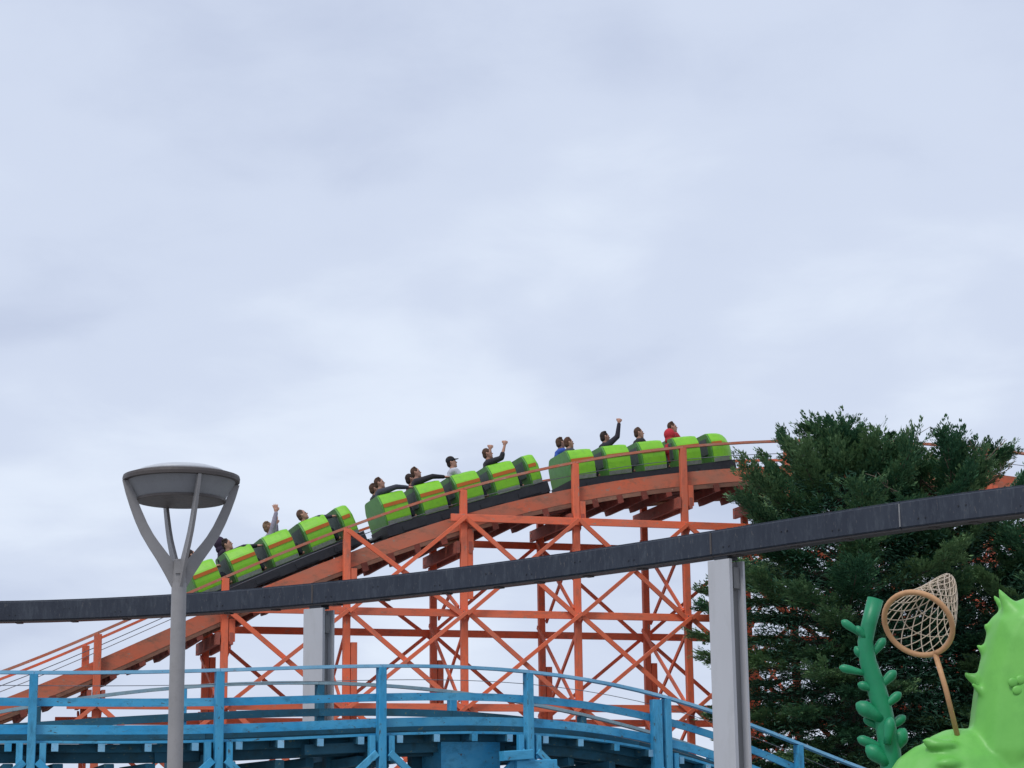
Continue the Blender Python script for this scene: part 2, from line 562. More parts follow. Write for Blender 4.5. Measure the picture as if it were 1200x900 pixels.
# fascia boards, ledgers, rails, walkways bay by bay
def strip(name, v, dz, wd, ht, material, ua, ub, n=5):
    pts = [ow(ua + (ub - ua) * k / n, v, oz(ua + (ub - ua) * k / n) + dz) - base_of(coaster) for k in range(n + 1)]
    vv, ff = sweep(pts, rect(wd, ht))
    return link(name, mesh(vv, ff), material, coaster)
for ua, ub in zip(POST_U[:-1], POST_U[1:]):
    a, b = ua + 0.003, ub - 0.003
    strip('fascia_board', 0.0, -0.16, 0.07, 0.32, M['orange_fascia'], a, b)
    strip('fascia_board', TW, -0.16, 0.07, 0.32, M['orange_fascia'], a, b)
    strip('trim_board', -0.004, -0.375, 0.05, 0.10, M['weathered'], a, b)
    strip('trim_board', TW + 0.004, -0.375, 0.05, 0.10, M['weathered'], a, b)
    for v in (1.03, 1.2, 1.37):
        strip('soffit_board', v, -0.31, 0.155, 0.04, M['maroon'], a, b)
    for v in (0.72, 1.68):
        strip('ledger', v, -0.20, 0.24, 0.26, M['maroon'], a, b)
        strip('running_rail', v, -0.055, 0.11, 0.025, M['steel'], a, b)
    for v in (0.19, 0.41, 1.99, 2.21):
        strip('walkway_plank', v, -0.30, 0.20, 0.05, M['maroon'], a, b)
    strip('handrail', -0.14, HR + 0.03, 0.10, 0.055, M['orange_worn'], a, b)
    strip('handrail', TW + 0.14, HR + 0.03, 0.10, 0.055, M['orange'], a, b)
    for v in (-0.05, TW + 0.05):
        pts = [ow(a + (b - a) * k / 4, v, oz(a + (b - a) * k / 4) + 0.30) for k in range(5)]
        tube('cable', pts, 0.009, M['cable'], coaster, n=5)
u = POST_U[0] + 0.25
k = 0
while u < POST_U[-1]:
    if min(abs(u - p) for p in POST_U) > 0.3:
        ex = 0.12 * random.random()
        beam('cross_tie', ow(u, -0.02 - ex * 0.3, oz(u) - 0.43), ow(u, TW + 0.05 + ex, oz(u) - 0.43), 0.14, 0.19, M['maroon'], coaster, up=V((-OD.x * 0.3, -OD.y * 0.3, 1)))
    u += 0.60
    k += 1

# ------------------------------------------------------------------ coaster cars
PITCHX = 0.893
SH_L = 0.57
OUT = [(0.74, 0.36), (0.77, 0.48), (0.785, 0.66), (0.785, 0.85), (0.765, 0.89), (0.675, 1.02), (0.625, 1.065), (0.50, 1.09)]
def shell_mesh(sides):
    """tub of one row: two curved side walls joined to a full back panel, open above and in front"""
    verts, faces = [], []
    th = 0.045
    for sgn in sides:
        st = len(verts)
        xs = [0.0, 0.15, 0.35, 0.50, SH_L]
        for xi, x in enumerate(xs):
            drop = [0, 0, 0, 0.008, 0.022][xi]
            for (y, z) in OUT:
                zz_ = z - drop * max(0, (z - 0.6) / 0.48)
                verts.append((x, sgn * y, zz_))
            for (y, z) in OUT:
                zz_ = z - drop * max(0, (z - 0.6) / 0.48)
                verts.append((x, sgn * (y - th), zz_ - th * 0.5 * (z > 0.9)))
        n = len(OUT)
        st_ = st
        for xi in range(len(xs) - 1):
            a, b = st_ + xi * 2 * n, st_ + (xi + 1) * 2 * n
            for j in range(n - 1):
                faces.append((a + j, a + j + 1, b + j + 1, b + j))
                faces.append((a + n + j, b + n + j, b + n + j + 1, a + n + j + 1))
            faces.append((a + n - 1, a + 2 * n - 1, b + 2 * n - 1, b + n - 1))
            faces.append((a, b, b + n, a + n))
        for xi in (0, len(xs) - 1):
            a = st_ + xi * 2 * n
            for j in range(n - 1):
                faces.append((a + j, a + n + j, a + n + j + 1, a + j + 1))
    return fix_normals(mesh(verts, faces))
def back_mesh(x0=-0.04, x1=-0.002, sc_=1.0):
    o = [(y * sc_ * 0.985, 0.36 + (z - 0.36) * 0.985) for y, z in OUT]
    loop = [(-y, z) for y, z in o] + [(y, z) for y, z in reversed(o)]
    n = len(loop)
    verts = [(x0, y, z) for y, z in loop] + [(x1, y, z) for y, z in loop]
    faces = [tuple(range(n)), tuple(range(2 * n - 1, n - 1, -1))] + [(i, n + i, n + (i + 1) % n, (i + 1) % n) for i in range(n)]
    return fix_normals(mesh(verts, faces))
def band_mesh(z0, z1, proud, sides, x0=0.004, x1=SH_L - 0.004):
    """raised band that follows the outside of the tub on both sides"""
    def yat(z):
        for (ya, za), (yb, zb) in zip(OUT[:-1], OUT[1:]):
            if za <= z <= zb:
                return ya + (yb - ya) * (z - za) / (zb - za)
        return OUT[0][0]
    zs = [z0, (z0 + z1) / 2, z1]
    verts, faces = [], []
    for sgn in sides:
        b = len(verts)
        for x in (x0, x1):
            for z in zs:
                verts.append((x, sgn * (yat(z) + proud), z))
            for z in zs:
                verts.append((x, sgn * (yat(z) - 0.02), z))
        for j in range(2):
            faces.append((b + j, b + j + 1, b + 6 + j + 1, b + 6 + j))
            faces.append((b + 3 + j, b + 9 + j, b + 9 + j + 1, b + 3 + j + 1))
        faces += [(b, b + 6, b + 9, b + 3), (b + 2, b + 5, b + 11, b + 8), (b, b + 3, b + 5, b + 2), (b + 6, b + 8, b + 11, b + 9)]
    return fix_normals(mesh(verts, faces))
def nose_mesh(L, bulge):
    o = OUT
    loop = [(-y, z) for y, z in o] + [(y, z) for y, z in reversed(o)]
    n = len(loop)
    verts, faces = [], []
    N_ = 9
    for i in range(N_):
        t = i / (N_ - 1)
        k = math.sqrt(max(0, 1 - (t * 0.985) ** bulge))
        for y, z in loop:
            verts.append((L * t, y * (0.25 + 0.75 * k), 0.40 + (z - 0.40) * (0.12 + 0.88 * k) if z > 0.4 else z + 0.04 * t))
    for i in range(N_ - 1):
        for j in range(n):
            q = (j + 1) % n
            faces.append((i * n + j, i * n + q, (i + 1) * n + q, (i + 1) * n + j))
    faces.append(tuple(range(n)))
    faces.append(tuple(range(N_ * n - 1, (N_ - 1) * n - 1, -1)))
    return fix_normals(mesh(verts, faces))
def box_mesh(x0, x1, y0, y1, z0, z1):
    vv = [(x0, y0, z0), (x1, y0, z0), (x1, y1, z0), (x0, y1, z0), (x0, y0, z1), (x1, y0, z1), (x1, y1, z1), (x0, y1, z1)]
    return mesh(vv, BOXF)
BACK = back_mesh()
SHELL = {q: shell_mesh((q,)) for q in (-1, 1)}
STRIPE = {q: band_mesh(0.765, 0.845, 0.010, (q,)) for q in (-1, 1)}
SKIRT = {q: band_mesh(0.365, 0.455, 0.006, (q,)) for q in (-1, 1)}
PANEL = box_mesh(-0.055, -0.0405, -0.58, 0.58, 0.58, 0.96)
SEATM = box_mesh(0.02, 0.46, -0.60, 0.60, 0.36, 0.50)
WHEEL = mesh(*tube(None, [(0, -0.04, 0), (0, 0.04, 0)], 0.105, None, n=18))
NOSE = {False: nose_mesh(0.31, 9.0), True: nose_mesh(0.64, 3.2)}

def car_frame(u0, dz):
    p0 = ow(u0, TW / 2, oz(u0))
    u1 = u0 + 4 * PITCHX * 0.95
    p1 = ow(u1, TW / 2, oz(u1))
    x = (p1 - p0).normalized()
    y = ON.copy()
    z = x.cross(y).normalized()
    mm = Matrix((x, y, z)).transposed().to_4x4()
    um = (u0 + u1) / 2
    # chord bridges a convex crest: lift or drop to rest midway
    lift = max(0.0, (oz(um) - (oz(u0) + oz(u1)) / 2))
    mm.translation = p0 + z * (lift * 0.55 + dz)
    return mm
def make_car(u0, lead, dz, label):
    mm = car_frame(u0, dz)
    car = empty('coaster_car', (0, 0, 0), mm)
    tag(car, label, 'roller coaster car', 'green cars of the coaster train')
    L = 4 * PITCHX + (0.60 if lead else 0.42)
    ch = link('chassis', fix_normals(box_mesh(-0.06, L - 0.06, -0.735, 0.735, 0.115, 0.366)), M['chassis'], car)
    for x in np.arange(0.3, L - 0.4, 0.95):
        link('chassis_plate', box_mesh(x, x + 0.55, -0.757, -0.736, 0.15, 0.26), M['chassis'], ch)
    for x in (0.45, L - 0.75):
        for y in (-0.48, 0.48):
            wv = link('wheel', WHEEL, M['chassis'], car, (x, y, 0.107))
    for r in range(4):
        x = r * PITCHX
        for q in (-1, 1):
            s = link('side_shell', SHELL[q], M['shell'], car, (x, 0, 0))
            link('stripe', STRIPE[q], M['stripe'], s)
            link('skirt', SKIRT[q], M['skirt'], s)
        bk = link('back_panel', BACK, M['shell_back'], car, (x, 0, 0))
        if r > 0:
            link('grey_panel', PANEL, M['grey_panel'], bk)
        link('seat', SEATM, M['seat'], car, (x, 0, 0))
        tube('lap_bar', [(x + 0.60, -0.62, 0.70), (x + 0.56, -0.60, 0.80), (x + 0.56, 0.60, 0.80), (x + 0.60, 0.62, 0.70)], 0.022, M['steel'], car, n=8, local=True)
    x = 4 * PITCHX
    ns = link('nose', NOSE[lead], M['shell'], car, (x, 0, 0))
    bk = link('back_panel', BACK, M['shell_back'], car, (x, 0, 0))
    link('grey_panel', PANEL, M['grey_panel'], bk)
    for q in (-1, 1):
        link('stripe', band_mesh(0.765, 0.845, 0.008, (q,), 0.004, 0.19 if not lead else 0.26), M['stripe'], ns)
        link('skirt', band_mesh(0.365, 0.455, 0.006, (q,), 0.004, 0.24 if not lead else 0.4), M['skirt'], ns)
    tube('coupling', [(-0.02, 0, 0.2), (-0.42, 0, 0.16)], 0.05, M['chassis'], car, n=8, local=True)
    if not lead:
        tube('coupling', [(L - 0.1, 0, 0.2), (L + 0.16, 0, 0.14)], 0.05, M['chassis'], car, n=8, local=True)
    return mm
F_REAR = make_car(-5.60, False, -0.01, 'tail car of the green coaster train, lowest on the climb')
F_MID = make_car(-1.48, False, -0.075, 'middle car of the green coaster train, between the other two')
F_LEAD = make_car(2.86, True, -0.14, 'leading car of the green coaster train with rounded nose at the crest')

# ------------------------------------------------------------------ riders
SKIN = plain('skin', (0.50, 0.27, 0.19), 0.55)
EYE = plain('eye_dark', (0.03, 0.025, 0.02), 0.3)
MOUTH = plain('lip', (0.38, 0.13, 0.11), 0.5)
_cl = {}
def cloth(c):
    if c not in _cl:
        _cl[c] = plain('cloth_%d' % len(_cl), c, 0.85)
    return _cl[c]
def hand_balls(wp, dirv, side, fist=False):
    """palm, four fingers of unequal length and a thumb leaving the side of the palm"""
    d = V(dirv).normalized()
    s = V((1, 0, 0)) if abs(d.x) < 0.6 else V((0, 1, 0)) * side
    s = (s - d * s.dot(d)).normalized()
    nrm = d.cross(s)
    b = [(wp, 0.028, wp + d * 0.05, 0.030), (wp + d * 0.03 - s * 0.018, 0.022, wp + d * 0.085 - s * 0.026, 0.018), (wp + d * 0.03 + s * 0.018, 0.022, wp + d * 0.085 + s * 0.026, 0.018)]
    for k, (o, ln) in enumerate(((-0.036, 0.062), (-0.012, 0.078), (0.012, 0.085), (0.036, 0.07))):
        p = wp + d * 0.088 + s * o
        if fist:
            q = p + nrm * 0.03 + d * 0.012
            b += [(p, 0.0125, q, 0.012), (q, 0.012, q - d * 0.035, 0.011)]
        else:
            q = p + d * ln * 0.55 + s * o * 0.35
            b += [(p, 0.0125, q, 0.0115), (q, 0.0115, q + d * ln * 0.45 + nrm * 0.018 + s * o * 0.2, 0.0100)]
    t0 = wp + d * 0.028 + s * 0.03
    t1 = t0 + s * 0.034 + d * 0.026 + nrm * 0.006
    b += [(t0, 0.016, t1, 0.0135), (t1, 0.0135, t1 + d * 0.03 + s * 0.006, 0.0115)]
    return b
def head_xf(hc, yaw, tilt):
    return Matrix.Translation(hc) @ Matrix.Rotation(yaw, 4, 'Z') @ Matrix.Rotation(tilt, 4, 'Y')

def rider(frame, row, side, label, jacket, hair, pose='bar', hood=None, cap=None, yaw=0.0, tilt=-0.05, lean=0.0, dz=0.0, dx=0.0, sleeve=True, legs=(0.03, 0.035, 0.05)):
    sy = -1 if side == 'near' else 1
    base = frame @ Matrix.Translation((row * PITCHX + 0.20 + dx, sy * 0.285, 0.50)) @ Matrix.Scale(1.13, 4)
    hip = V((0, 0, 0.10))
    chest = V((-0.045 + lean * 0.7, 0, 0.42 + dz))
    neck = V((-0.03 + lean, 0, 0.60 + dz))
    hc = V((0.0 + lean * 1.15, 0, 0.735 + dz))
    hx = head_xf(hc, yaw, tilt)
    h = lambda x, y, z: hx @ V((x, y, z))
    skin = [((hc), (0.090, 0.074, 0.112)), (h(0.022, 0, -0.055), (0.066, 0.056, 0.066)),
            (h(0.086, 0, -0.012), 0.012, h(0.103, 0, -0.030), 0.015),            # nose
            (h(-0.005, 0.074, -0.01), 0.016, h(-0.012, 0.078, 0.018), 0.016), (h(-0.005, -0.074, -0.01), 0.016, h(-0.012, -0.078, 0.018), 0.016),   # ears
            (h(0.062, 0, -0.10), 0.026, h(0.05, 0, -0.098), 0.03),               # chin
            (neck - V((0, 0, 0.06)), 0.062, hc - V((0.012, 0, 0.06)), 0.054),
            (hip, 0.13, chest, 0.14), (chest, 0.14, neck - V((0, 0, 0.08)), 0.09)]
    coat = [(hip, 0.155, V((-0.02, 0, 0.25)), 0.15), (V((-0.02, 0, 0.25)), 0.15, chest, 0.155), (chest, 0.155, neck - V((0, 0, 0.075)), 0.10), (neck - V((0, 0, 0.07)), 0.085, neck - V((0, 0, 0.03)), 0.075)]
    trousers = []
    for q in (-1, 1):
        hp, kn, ft = V((0.04, q * 0.085, 0.085)), V((0.40, q * 0.10, 0.14)), V((0.46, q * 0.10, -0.03))
        skin += [(hp, 0.07, kn, 0.05), (kn, 0.05, ft, 0.035), (ft, 0.035, ft + V((0.04, 0, -0.03)), 0.033)]
        trousers += [(hp, 0.088, kn, 0.064), (kn, 0.064, ft, 0.05)]
        sh = chest + V((0.015, q * 0.175, 0.115))
        coat += [(chest + V((0, q * 0.07, 0.10)), 0.10, sh, 0.075)]
        p = pose
        if pose == 'up':
            el, wr, hd, fi = sh + V((0.17 + 0.05 * q, q * 0.05, 0.14 - 0.05 * q)), sh + V((0.27 + 0.0 * q, q * 0.03, 0.30 - 0.10 * q)), V((0.25, 0, 1)), False
        elif pose == 'up_apart':
            el, wr, hd, fi = (sh + V((0.22, -0.05, 0.02)), sh + V((0.36, -0.06, 0.25)), V((0.2, 0, 1)), True) if q < 0 else (sh + V((0.13, 0.05, 0.05)), sh + V((0.19, 0.05, 0.29)), V((0.2, 0, 1)), True)
        elif pose == 'one_up' and q == -1:
            el, wr, hd, fi = sh + V((0.24, -0.02, 0.15)), sh + V((0.33, -0.02, 0.43)), V((0.1, 0, 1)), True
        elif pose == 'drape' and q == -1:
            el, wr, hd, fi = sh + V((0.26, -0.10, 0.015)), sh + V((0.52, -0.02, -0.05)), V((1, 0.1, -0.3)), False
        else:
            el, wr, hd, fi = sh + V((0.12, q * 0.05, -0.24)), V((0.32, q * 0.15, 0.335)), V((1, 0, -0.1)), True
        skin += [(sh, 0.052, el, 0.042), (el, 0.042, wr, 0.028)] + hand_balls(wr, hd, q, fi)
        cut = wr if sleeve else el.lerp(wr, 0.35)
        coat += [(sh, 0.075, el, 0.058), (el, 0.058, el.lerp(cut, 0.93), 0.044 if sleeve else 0.055)]
    body = link('person', blob_mesh(skin, 0.0115, 2), SKIN)
    body.matrix_world = base
    tag(body, label, 'person', 'riders on the coaster train')
    link('jacket', blob_mesh(coat, 0.018, 4), cloth(jacket), body)
    link('trousers', blob_mesh(trousers, 0.02, 3), cloth(legs), body)
    if hood:
        link('hood', blob_mesh([(h(-0.02, 0, 0.02), (0.125, 0.112, 0.135)), (h(-0.05, 0, -0.10), (0.10, 0.11, 0.10))], 0.015, 2), cloth(hood), body)
    else:
        hb = [(h(-0.016, 0, 0.030), (0.090, 0.082, 0.098)), (h(-0.046, 0, -0.02), (0.062, 0.072, 0.075))]
        for k in range(9):
            a = random.uniform(-1.4, 1.4)
            hb.append((h(-0.03 + 0.045 * random.random(), 0.055 * math.sin(a), 0.095 + 0.012 * random.random()), (0.032, 0.03, 0.026)))
        link('hair', blob_mesh(hb, 0.011, 1), cloth(hair), body)
    if cap:
        cp = link('cap', blob_mesh([(h(-0.012, 0, 0.055), (0.100, 0.090, 0.085)), (h(0.085, 0, 0.045), 0.014, h(0.155, 0, 0.03), 0.012), (h(0.085, 0.045, 0.043), 0.014, h(0.14, 0.03, 0.03), 0.012), (h(0.085, -0.045, 0.043), 0.014, h(0.14, -0.03, 0.03), 0.012)], 0.010, 1), cloth(cap), body)
    for q in (-1, 1):
        em = bpy.data.meshes.new('eye')
        bm = bmesh.new()
        bmesh.ops.create_icosphere(bm, subdivisions=1, radius=0.011, matrix=Matrix.Translation(h(0.083, q * 0.031, 0.008)))
        bm.to_mesh(em)
        bm.free()
        link('eye', em, EYE, body)
    mmh = bpy.data.meshes.new('mouth')
    bm = bmesh.new()
    bmesh.ops.create_icosphere(bm, subdivisions=2, radius=1.0, matrix=Matrix.Translation(h(0.083, 0, -0.066)) @ Matrix.Diagonal((0.007, 0.022, 0.007, 1)))
    bm.to_mesh(mmh)
    bm.free()
    link('mouth', mmh, MOUTH, body)
    return body

BLACK, NAVY, CHAR = (0.022, 0.022, 0.028), (0.03, 0.035, 0.06), (0.05, 0.055, 0.075)
BRN, DBRN, SANDY = (0.085, 0.045, 0.028), (0.032, 0.02, 0.017), (0.22, 0.14, 0.085)
rider(F_REAR, 0, 'near', 'dark-haired rider alone in the rearmost row, half behind the lamp arm', BLACK, DBRN, dx=0.04, dz=-0.02)
rider(F_REAR, 1, 'far', 'rider with dark purple hood up in second row of tail car', (0.035, 0.02, 0.04), DBRN, hood=(0.035, 0.02, 0.045), dx=-0.04, dz=0.02)
rider(F_REAR, 1, 'near', 'dark-haired rider beside the dark hooded rider in tail car', BLACK, DBRN, pose='drape', yaw=-0.5, dz=-0.08, dx=-0.03)
rider(F_REAR, 2, 'near', 'sandy-haired rider in grey top waving both open hands, tail car', (0.28, 0.26, 0.32), SANDY, pose='up', lean=0.06, dz=-0.06)
rider(F_REAR, 3, 'near', 'short-haired rider looking up in fourth row of tail car', CHAR, (0.12, 0.07, 0.05), pose='drape', tilt=-0.25, yaw=-0.2, dz=-0.09)
rider(F_MID, 0, 'far', 'brown-haired rider behind the bearded jacketed rider, first row of middle car', BLACK, BRN)
rider(F_MID, 0, 'near', 'rider in slate jacket with arm along the side, rearmost row of middle car', CHAR, BRN, pose='drape', yaw=-0.35, dz=0.04)
rider(F_MID, 1, 'far', 'dark-haired far-side rider in second row of middle car', (0.10, 0.02, 0.035), DBRN)
rider(F_MID, 1, 'near', 'short-haired rider in black jacket, arm along the side, second row of middle car', BLACK, BRN, pose='drape', yaw=-0.3, dz=0.05)
rider(F_MID, 2, 'near', 'rider in light grey hoodie and dark baseball cap', (0.50, 0.52, 0.58), DBRN, cap=(0.02, 0.02, 0.025), yaw=-0.3, dz=0.06)
rider(F_MID, 3, 'near', 'brown-haired rider in black jacket raising both fists with bare forearms', BLACK, BRN, pose='up_apart', sleeve=False, yaw=-0.3, dz=0.04)
rider(F_LEAD, 0, 'far', 'brown-haired rider in blue jacket, rearmost row of leading car', (0.03, 0.09, 0.42), BRN, yaw=0.3, dz=0.06)
rider(F_LEAD, 0, 'near', 'low-sitting auburn-haired rider beside the blue-jacketed rider', CHAR, (0.10, 0.045, 0.025), dz=-0.03)
rider(F_LEAD, 1, 'near', 'rider in dark jacket leaning forward with one fist raised, leading car', (0.025, 0.022, 0.035), DBRN, pose='one_up', lean=0.02)
rider(F_LEAD, 2, 'near', 'short brown-haired rider with dark collar, third row of leading car', BLACK, BRN, yaw=-0.2)
rider(F_LEAD, 3, 'far', 'brown-haired rider next to the red-hooded rider', (0.40, 0.03, 0.04), BRN, dx=0.22, yaw=-0.3, dz=0.11)
rider(F_LEAD, 3, 'near', 'rider in bright red hood near the train nose', (0.48, 0.03, 0.04), DBRN, hood=(0.52, 0.025, 0.04), dx=-0.10, dz=-0.13)

# ------------------------------------------------------------------ blue coaster track
_bp = [(-100, 31.2), (40, 31.5), (255, 32.3), (443, 33.5), (614, 35.0), (775, 36.5), (928, 38.2), (1010, 39.2)]
_bx = np.array([at(x, 820, d).x for x, d in _bp])
_by = np.array([d for x, d in _bp])
_bfit = np.polyfit(_bx, _by, 3)
def bY(X): return float(np.polyval(_bfit, X))
def bT(X):
    k = float(np.polyval(np.polyder(_bfit), X))
    return V((1, k, 0)).normalized()
def boff(X, v):
    t = bT(X)
    return V((X, bY(X), 0)) + V((-t.y, t.x, 0)) * v
def bhit(x, y, v):
    """curve parameter and height where the pixel ray meets the vertical sheet at offset v"""
    d = ray(x, y)
    lo, hi = -14.0, 10.0
    f = lambda X: (lambda p: p.x * d.y - p.y * d.x)(boff(X, v))
    for _ in range(50):
        md = (lo + hi) / 2
        if f(md) < 0: lo = md
        else: hi = md
    p = boff(md, v)
    return md, CAM.z + d.z * (p.y / d.y)
def curve_fit(pix, v, deg=5):
    a = np.array([bhit(x, y, v) for x, y in pix])
    c = np.polyfit(a[:, 0], a[:, 1], deg)
    x0, x1 = a[:, 0].min(), a[:, 0].max()
    def fn(X):
        Xc = min(max(X, x0), x1)
        z = float(np.polyval(c, Xc))
        if X > x1: z += (X - x1) * float(np.polyval(np.polyder(c), x1))
        return z
    return fn
BW = 2.4
rail_f = curve_fit([(-90, 788), (0, 787), (100, 787.5), (200, 788.5), (255, 788), (350, 782.5), (443, 778.5), (530, 781), (614, 788), (700, 802), (775, 818), (840, 836), (880, 852), (928, 871), (1000, 899)], 0)
midb_f = curve_fit([(-90, 824), (0, 823), (100, 823), (255, 823), (350, 820), (443, 817), (530, 816.5), (614, 820), (700, 829.5), (775, 843), (850, 867), (928, 900), (1000, 932)], 0)
toe_f = curve_fit([(-90, 857), (0, 856), (180, 855), (255, 853.5), (350, 851), (443, 848), (530, 846), (614, 846), (700, 855), (765, 866), (850, 890), (928, 921), (1000, 952)], 0)
rail_r = curve_fit([(-60, 846), (0, 833), (100, 816), (187, 808.5), (250, 804), (300, 800), (361, 798), (440, 801), (530, 810), (600, 821), (690, 838.5), (765, 858), (850, 885), (900, 905)], BW, 4)
toe_r = curve_fit([(-60, 858), (0, 853), (100, 847), (187, 841.5), (260, 838.5), (361, 836), (440, 834.5), (530, 836), (600, 842), (690, 856), (765, 873), (850, 902)], BW, 4)
def deck_f(X): return toe_f(X) - 0.185
def deck_r(X): return min(toe_r(X) - 0.185, deck_f(X) + 0.12)
def bw(X, v, z):
    p = boff(X, v)
    p.z = z
    return p
def deck(X, v):
    t = v / BW
    return deck_f(X) * (1 - t) + deck_r(X) * t

BPX = [(-170, 788), (40, 790), (255, 790), (443, 780), (614, 789), (775, 818), (930, 872)]
BX = [bhit(x, y, 0)[0] for x, y in BPX]
BX.append(BX[-1] + 2.4)
blue = empty('blue_coaster_track', bw(BX[3], BW / 2, 0))
tag(blue, 'blue timber coaster track with plank railings humping over and dipping away', 'roller coaster')
def bstrip(name, v, fn, dz, wd, ht, material, xa, xb, n=5):
    off = base_of(blue)
    pts = [bw(xa + (xb - xa) * k / n, v, fn(xa + (xb - xa) * k / n) + dz) - off for k in range(n + 1)]
    vv, ff = sweep(pts, rect(wd, ht))
    return link(name, mesh(vv, ff), material, blue)
for i, X in enumerate(BX):
    t = bT(X)
    wpost = 0.15
    zt = rail_f(X) - 0.03
    beam('post', bw(X, -0.13, 0), bw(X, -0.13, zt), wpost, 0.13, M['bluep'], blue, up=t)
    if i == 5:                                   # doubled post
        beam('post', bw(X - 0.19, -0.13, deck_f(X) - 0.6), bw(X - 0.19, -0.13, zt - 0.02), 0.19, 0.13, M['bluep'], blue, up=V((-t.y, t.x, 0)))
    # rear post sits a little along the curve
    Xr = X + 0.05
    zr = rail_r(Xr) - 0.03
    beam('post', bw(Xr, BW + 0.10, 0), bw(Xr, BW + 0.10, zr), wpost, 0.13, M['blue_dark'] if i % 2 else M['bluep'], blue, up=t)
    # short blocks beside the post, bent cap and knee braces below the deck
    for s in (-0.17, 0.17):
        Xs = X + s * t.x
        beam('post_block', bw(Xs, -0.13, deck_f(X) - 0.42), bw(Xs, -0.13, deck_f(X) - 0.02), 0.10, 0.10, M['bluep'], blue, up=t)
        zc = deck(X, BW / 2) - 0.38
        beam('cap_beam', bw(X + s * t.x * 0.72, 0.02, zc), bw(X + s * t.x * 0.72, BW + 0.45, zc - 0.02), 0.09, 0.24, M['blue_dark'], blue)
    zb = deck_f(X) - 0.36
    for s in (-1, 1):
        beam('brace', bw(X + s * 0.09, -0.215 - 0.03 * s, zb + 0.06), bw(X + s * 1.0, -0.215 - 0.03 * s, zb - 0.82), 0.05, 0.11, M['bluep'], blue)
    beam('brace', bw(X + 0.1, -0.1, zb - 0.1), bw(X + 0.1, BW + 0.1, 0.3), 0.05, 0.12, M['blue_dark'], blue)
    beam('brace', bw(X - 0.1, -0.1, 0.3), bw(X - 0.1, BW + 0.1, zb - 0.1), 0.05, 0.12, M['blue_dark'], blue)
for i, (xa, xb) in enumerate(zip(BX[:-1], BX[1:])):
    a, b = xa + 0.002, xb - 0.002
    bstrip('handrail', -0.12, rail_f, -0.005, 0.13, 0.05, M['blue_pale'], a, b)
    bstrip('guard_board', -0.035, midb_f, 0.0, 0.045, 0.125, M['bluep'], a, b)
    bstrip('toe_board', -0.035, toe_f, 0.0, 0.05, 0.14, M['bluep'], a, b)
    bstrip('handrail', BW + 0.08, rail_r, -0.005, 0.12, 0.055, M['grey_blue'], a, b)
    bstrip('toe_board', BW + 0.02, toe_r, 0.0, 0.05, 0.13, M['blue_dark'], a, b)
    # deck: edge plank, walkway planks, running rails on ledgers
    bstrip('edge_plank', 0.05, deck_f, 0.0, 0.20, 0.04, M['bluep'], a, b)
    for v in (0.27, 0.49, 0.71, 0.93, 1.15, 1.37, 1.59, 1.81, 2.03, 2.25):
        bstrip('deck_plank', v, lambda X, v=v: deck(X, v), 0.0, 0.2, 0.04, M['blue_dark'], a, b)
    for v in (0.78, 1.62):
        bstrip('ledger', v, lambda X, v=v: deck(X, v), 0.10, 0.2, 0.15, M['blue_dark'], a, b)
        bstrip('running_rail', v, lambda X, v=v: deck(X, v), 0.188, 0.09, 0.022, M['steel'], a, b)
    for v in (0.42, 1.2, 2.0):
        bstrip('stringer', v, lambda X, v=v: deck(X, v), -0.235, 0.10, 0.175, M['blue_dark'], a, b)
    bstrip('blocking_board', 0.30, lambda X: deck(X, 0.3), -0.095, 0.04, 0.125, M['blue_dark'], a, b)
    pts = [bw(a + (b - a) * k / 5, -0.08, (rail_f(a + (b - a) * k / 5) * 0.55 + midb_f(a + (b - a) * k / 5) * 0.45)) for k in range(6)]
    tube('cable', pts, 0.006, M['cable'], blue, n=5)
    # joists
    L = (boff(xb, 0) - boff(xa, 0)).length
    n = max(3, round(L / 0.66))
    for k in range(n):
        X = xa + (xb - xa) * (k + 0.5) / n
        ex = random.uniform(-0.03, 0.05)
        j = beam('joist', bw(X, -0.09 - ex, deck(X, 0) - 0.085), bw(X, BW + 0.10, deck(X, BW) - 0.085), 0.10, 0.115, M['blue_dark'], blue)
        en = link('end_cap', box_mesh(-0.006, 0.006, -0.052, 0.052, -0.06, 0.06), M['blue_pale'] if random.random() < 0.8 else M['bluep'], j)
        en.location = (-(j.data.vertices[8].co.x + 0.007), 0, 0)
        if random.random() < 0.8:                # lower packing timbers under the joists
            q, dx_ = random.uniform(0.1, 0.5), random.uniform(-0.1, 0.15)
            beam('packing_timber', bw(X + dx_, q, deck(X, q) - 0.40), bw(X + dx_ - 0.25, q + random.uniform(0.9, 1.6), deck(X, q) - 0.42 - random.uniform(0.0, 0.08)), 0.16, 0.15, M['blue_dark'], blue)
# clad blue pier under the crest
xa, xb = bhit(517, 880, 0.25)[0], bhit(586, 880, 0.25)[0]
xm = (xa + xb) / 2
pier = mesh([bw(xa, 0.25, 0) - base_of(blue), bw(xb, 0.25, 0) - base_of(blue), bw(xb, 1.3, 0) - base_of(blue), bw(xa, 1.3, 0) - base_of(blue)] +
            [bw(xa, 0.25, deck(xa, 0.25) - 0.15) - base_of(blue), bw(xb, 0.25, deck(xb, 0.25) - 0.15) - base_of(blue), bw(xb, 1.3, deck(xb, 1.3) - 0.15) - base_of(blue), bw(xa, 1.3, deck(xa, 1.3) - 0.15) - base_of(blue)], BOXF)
o = link('pier_cladding', pier, M['bluep'], blue)
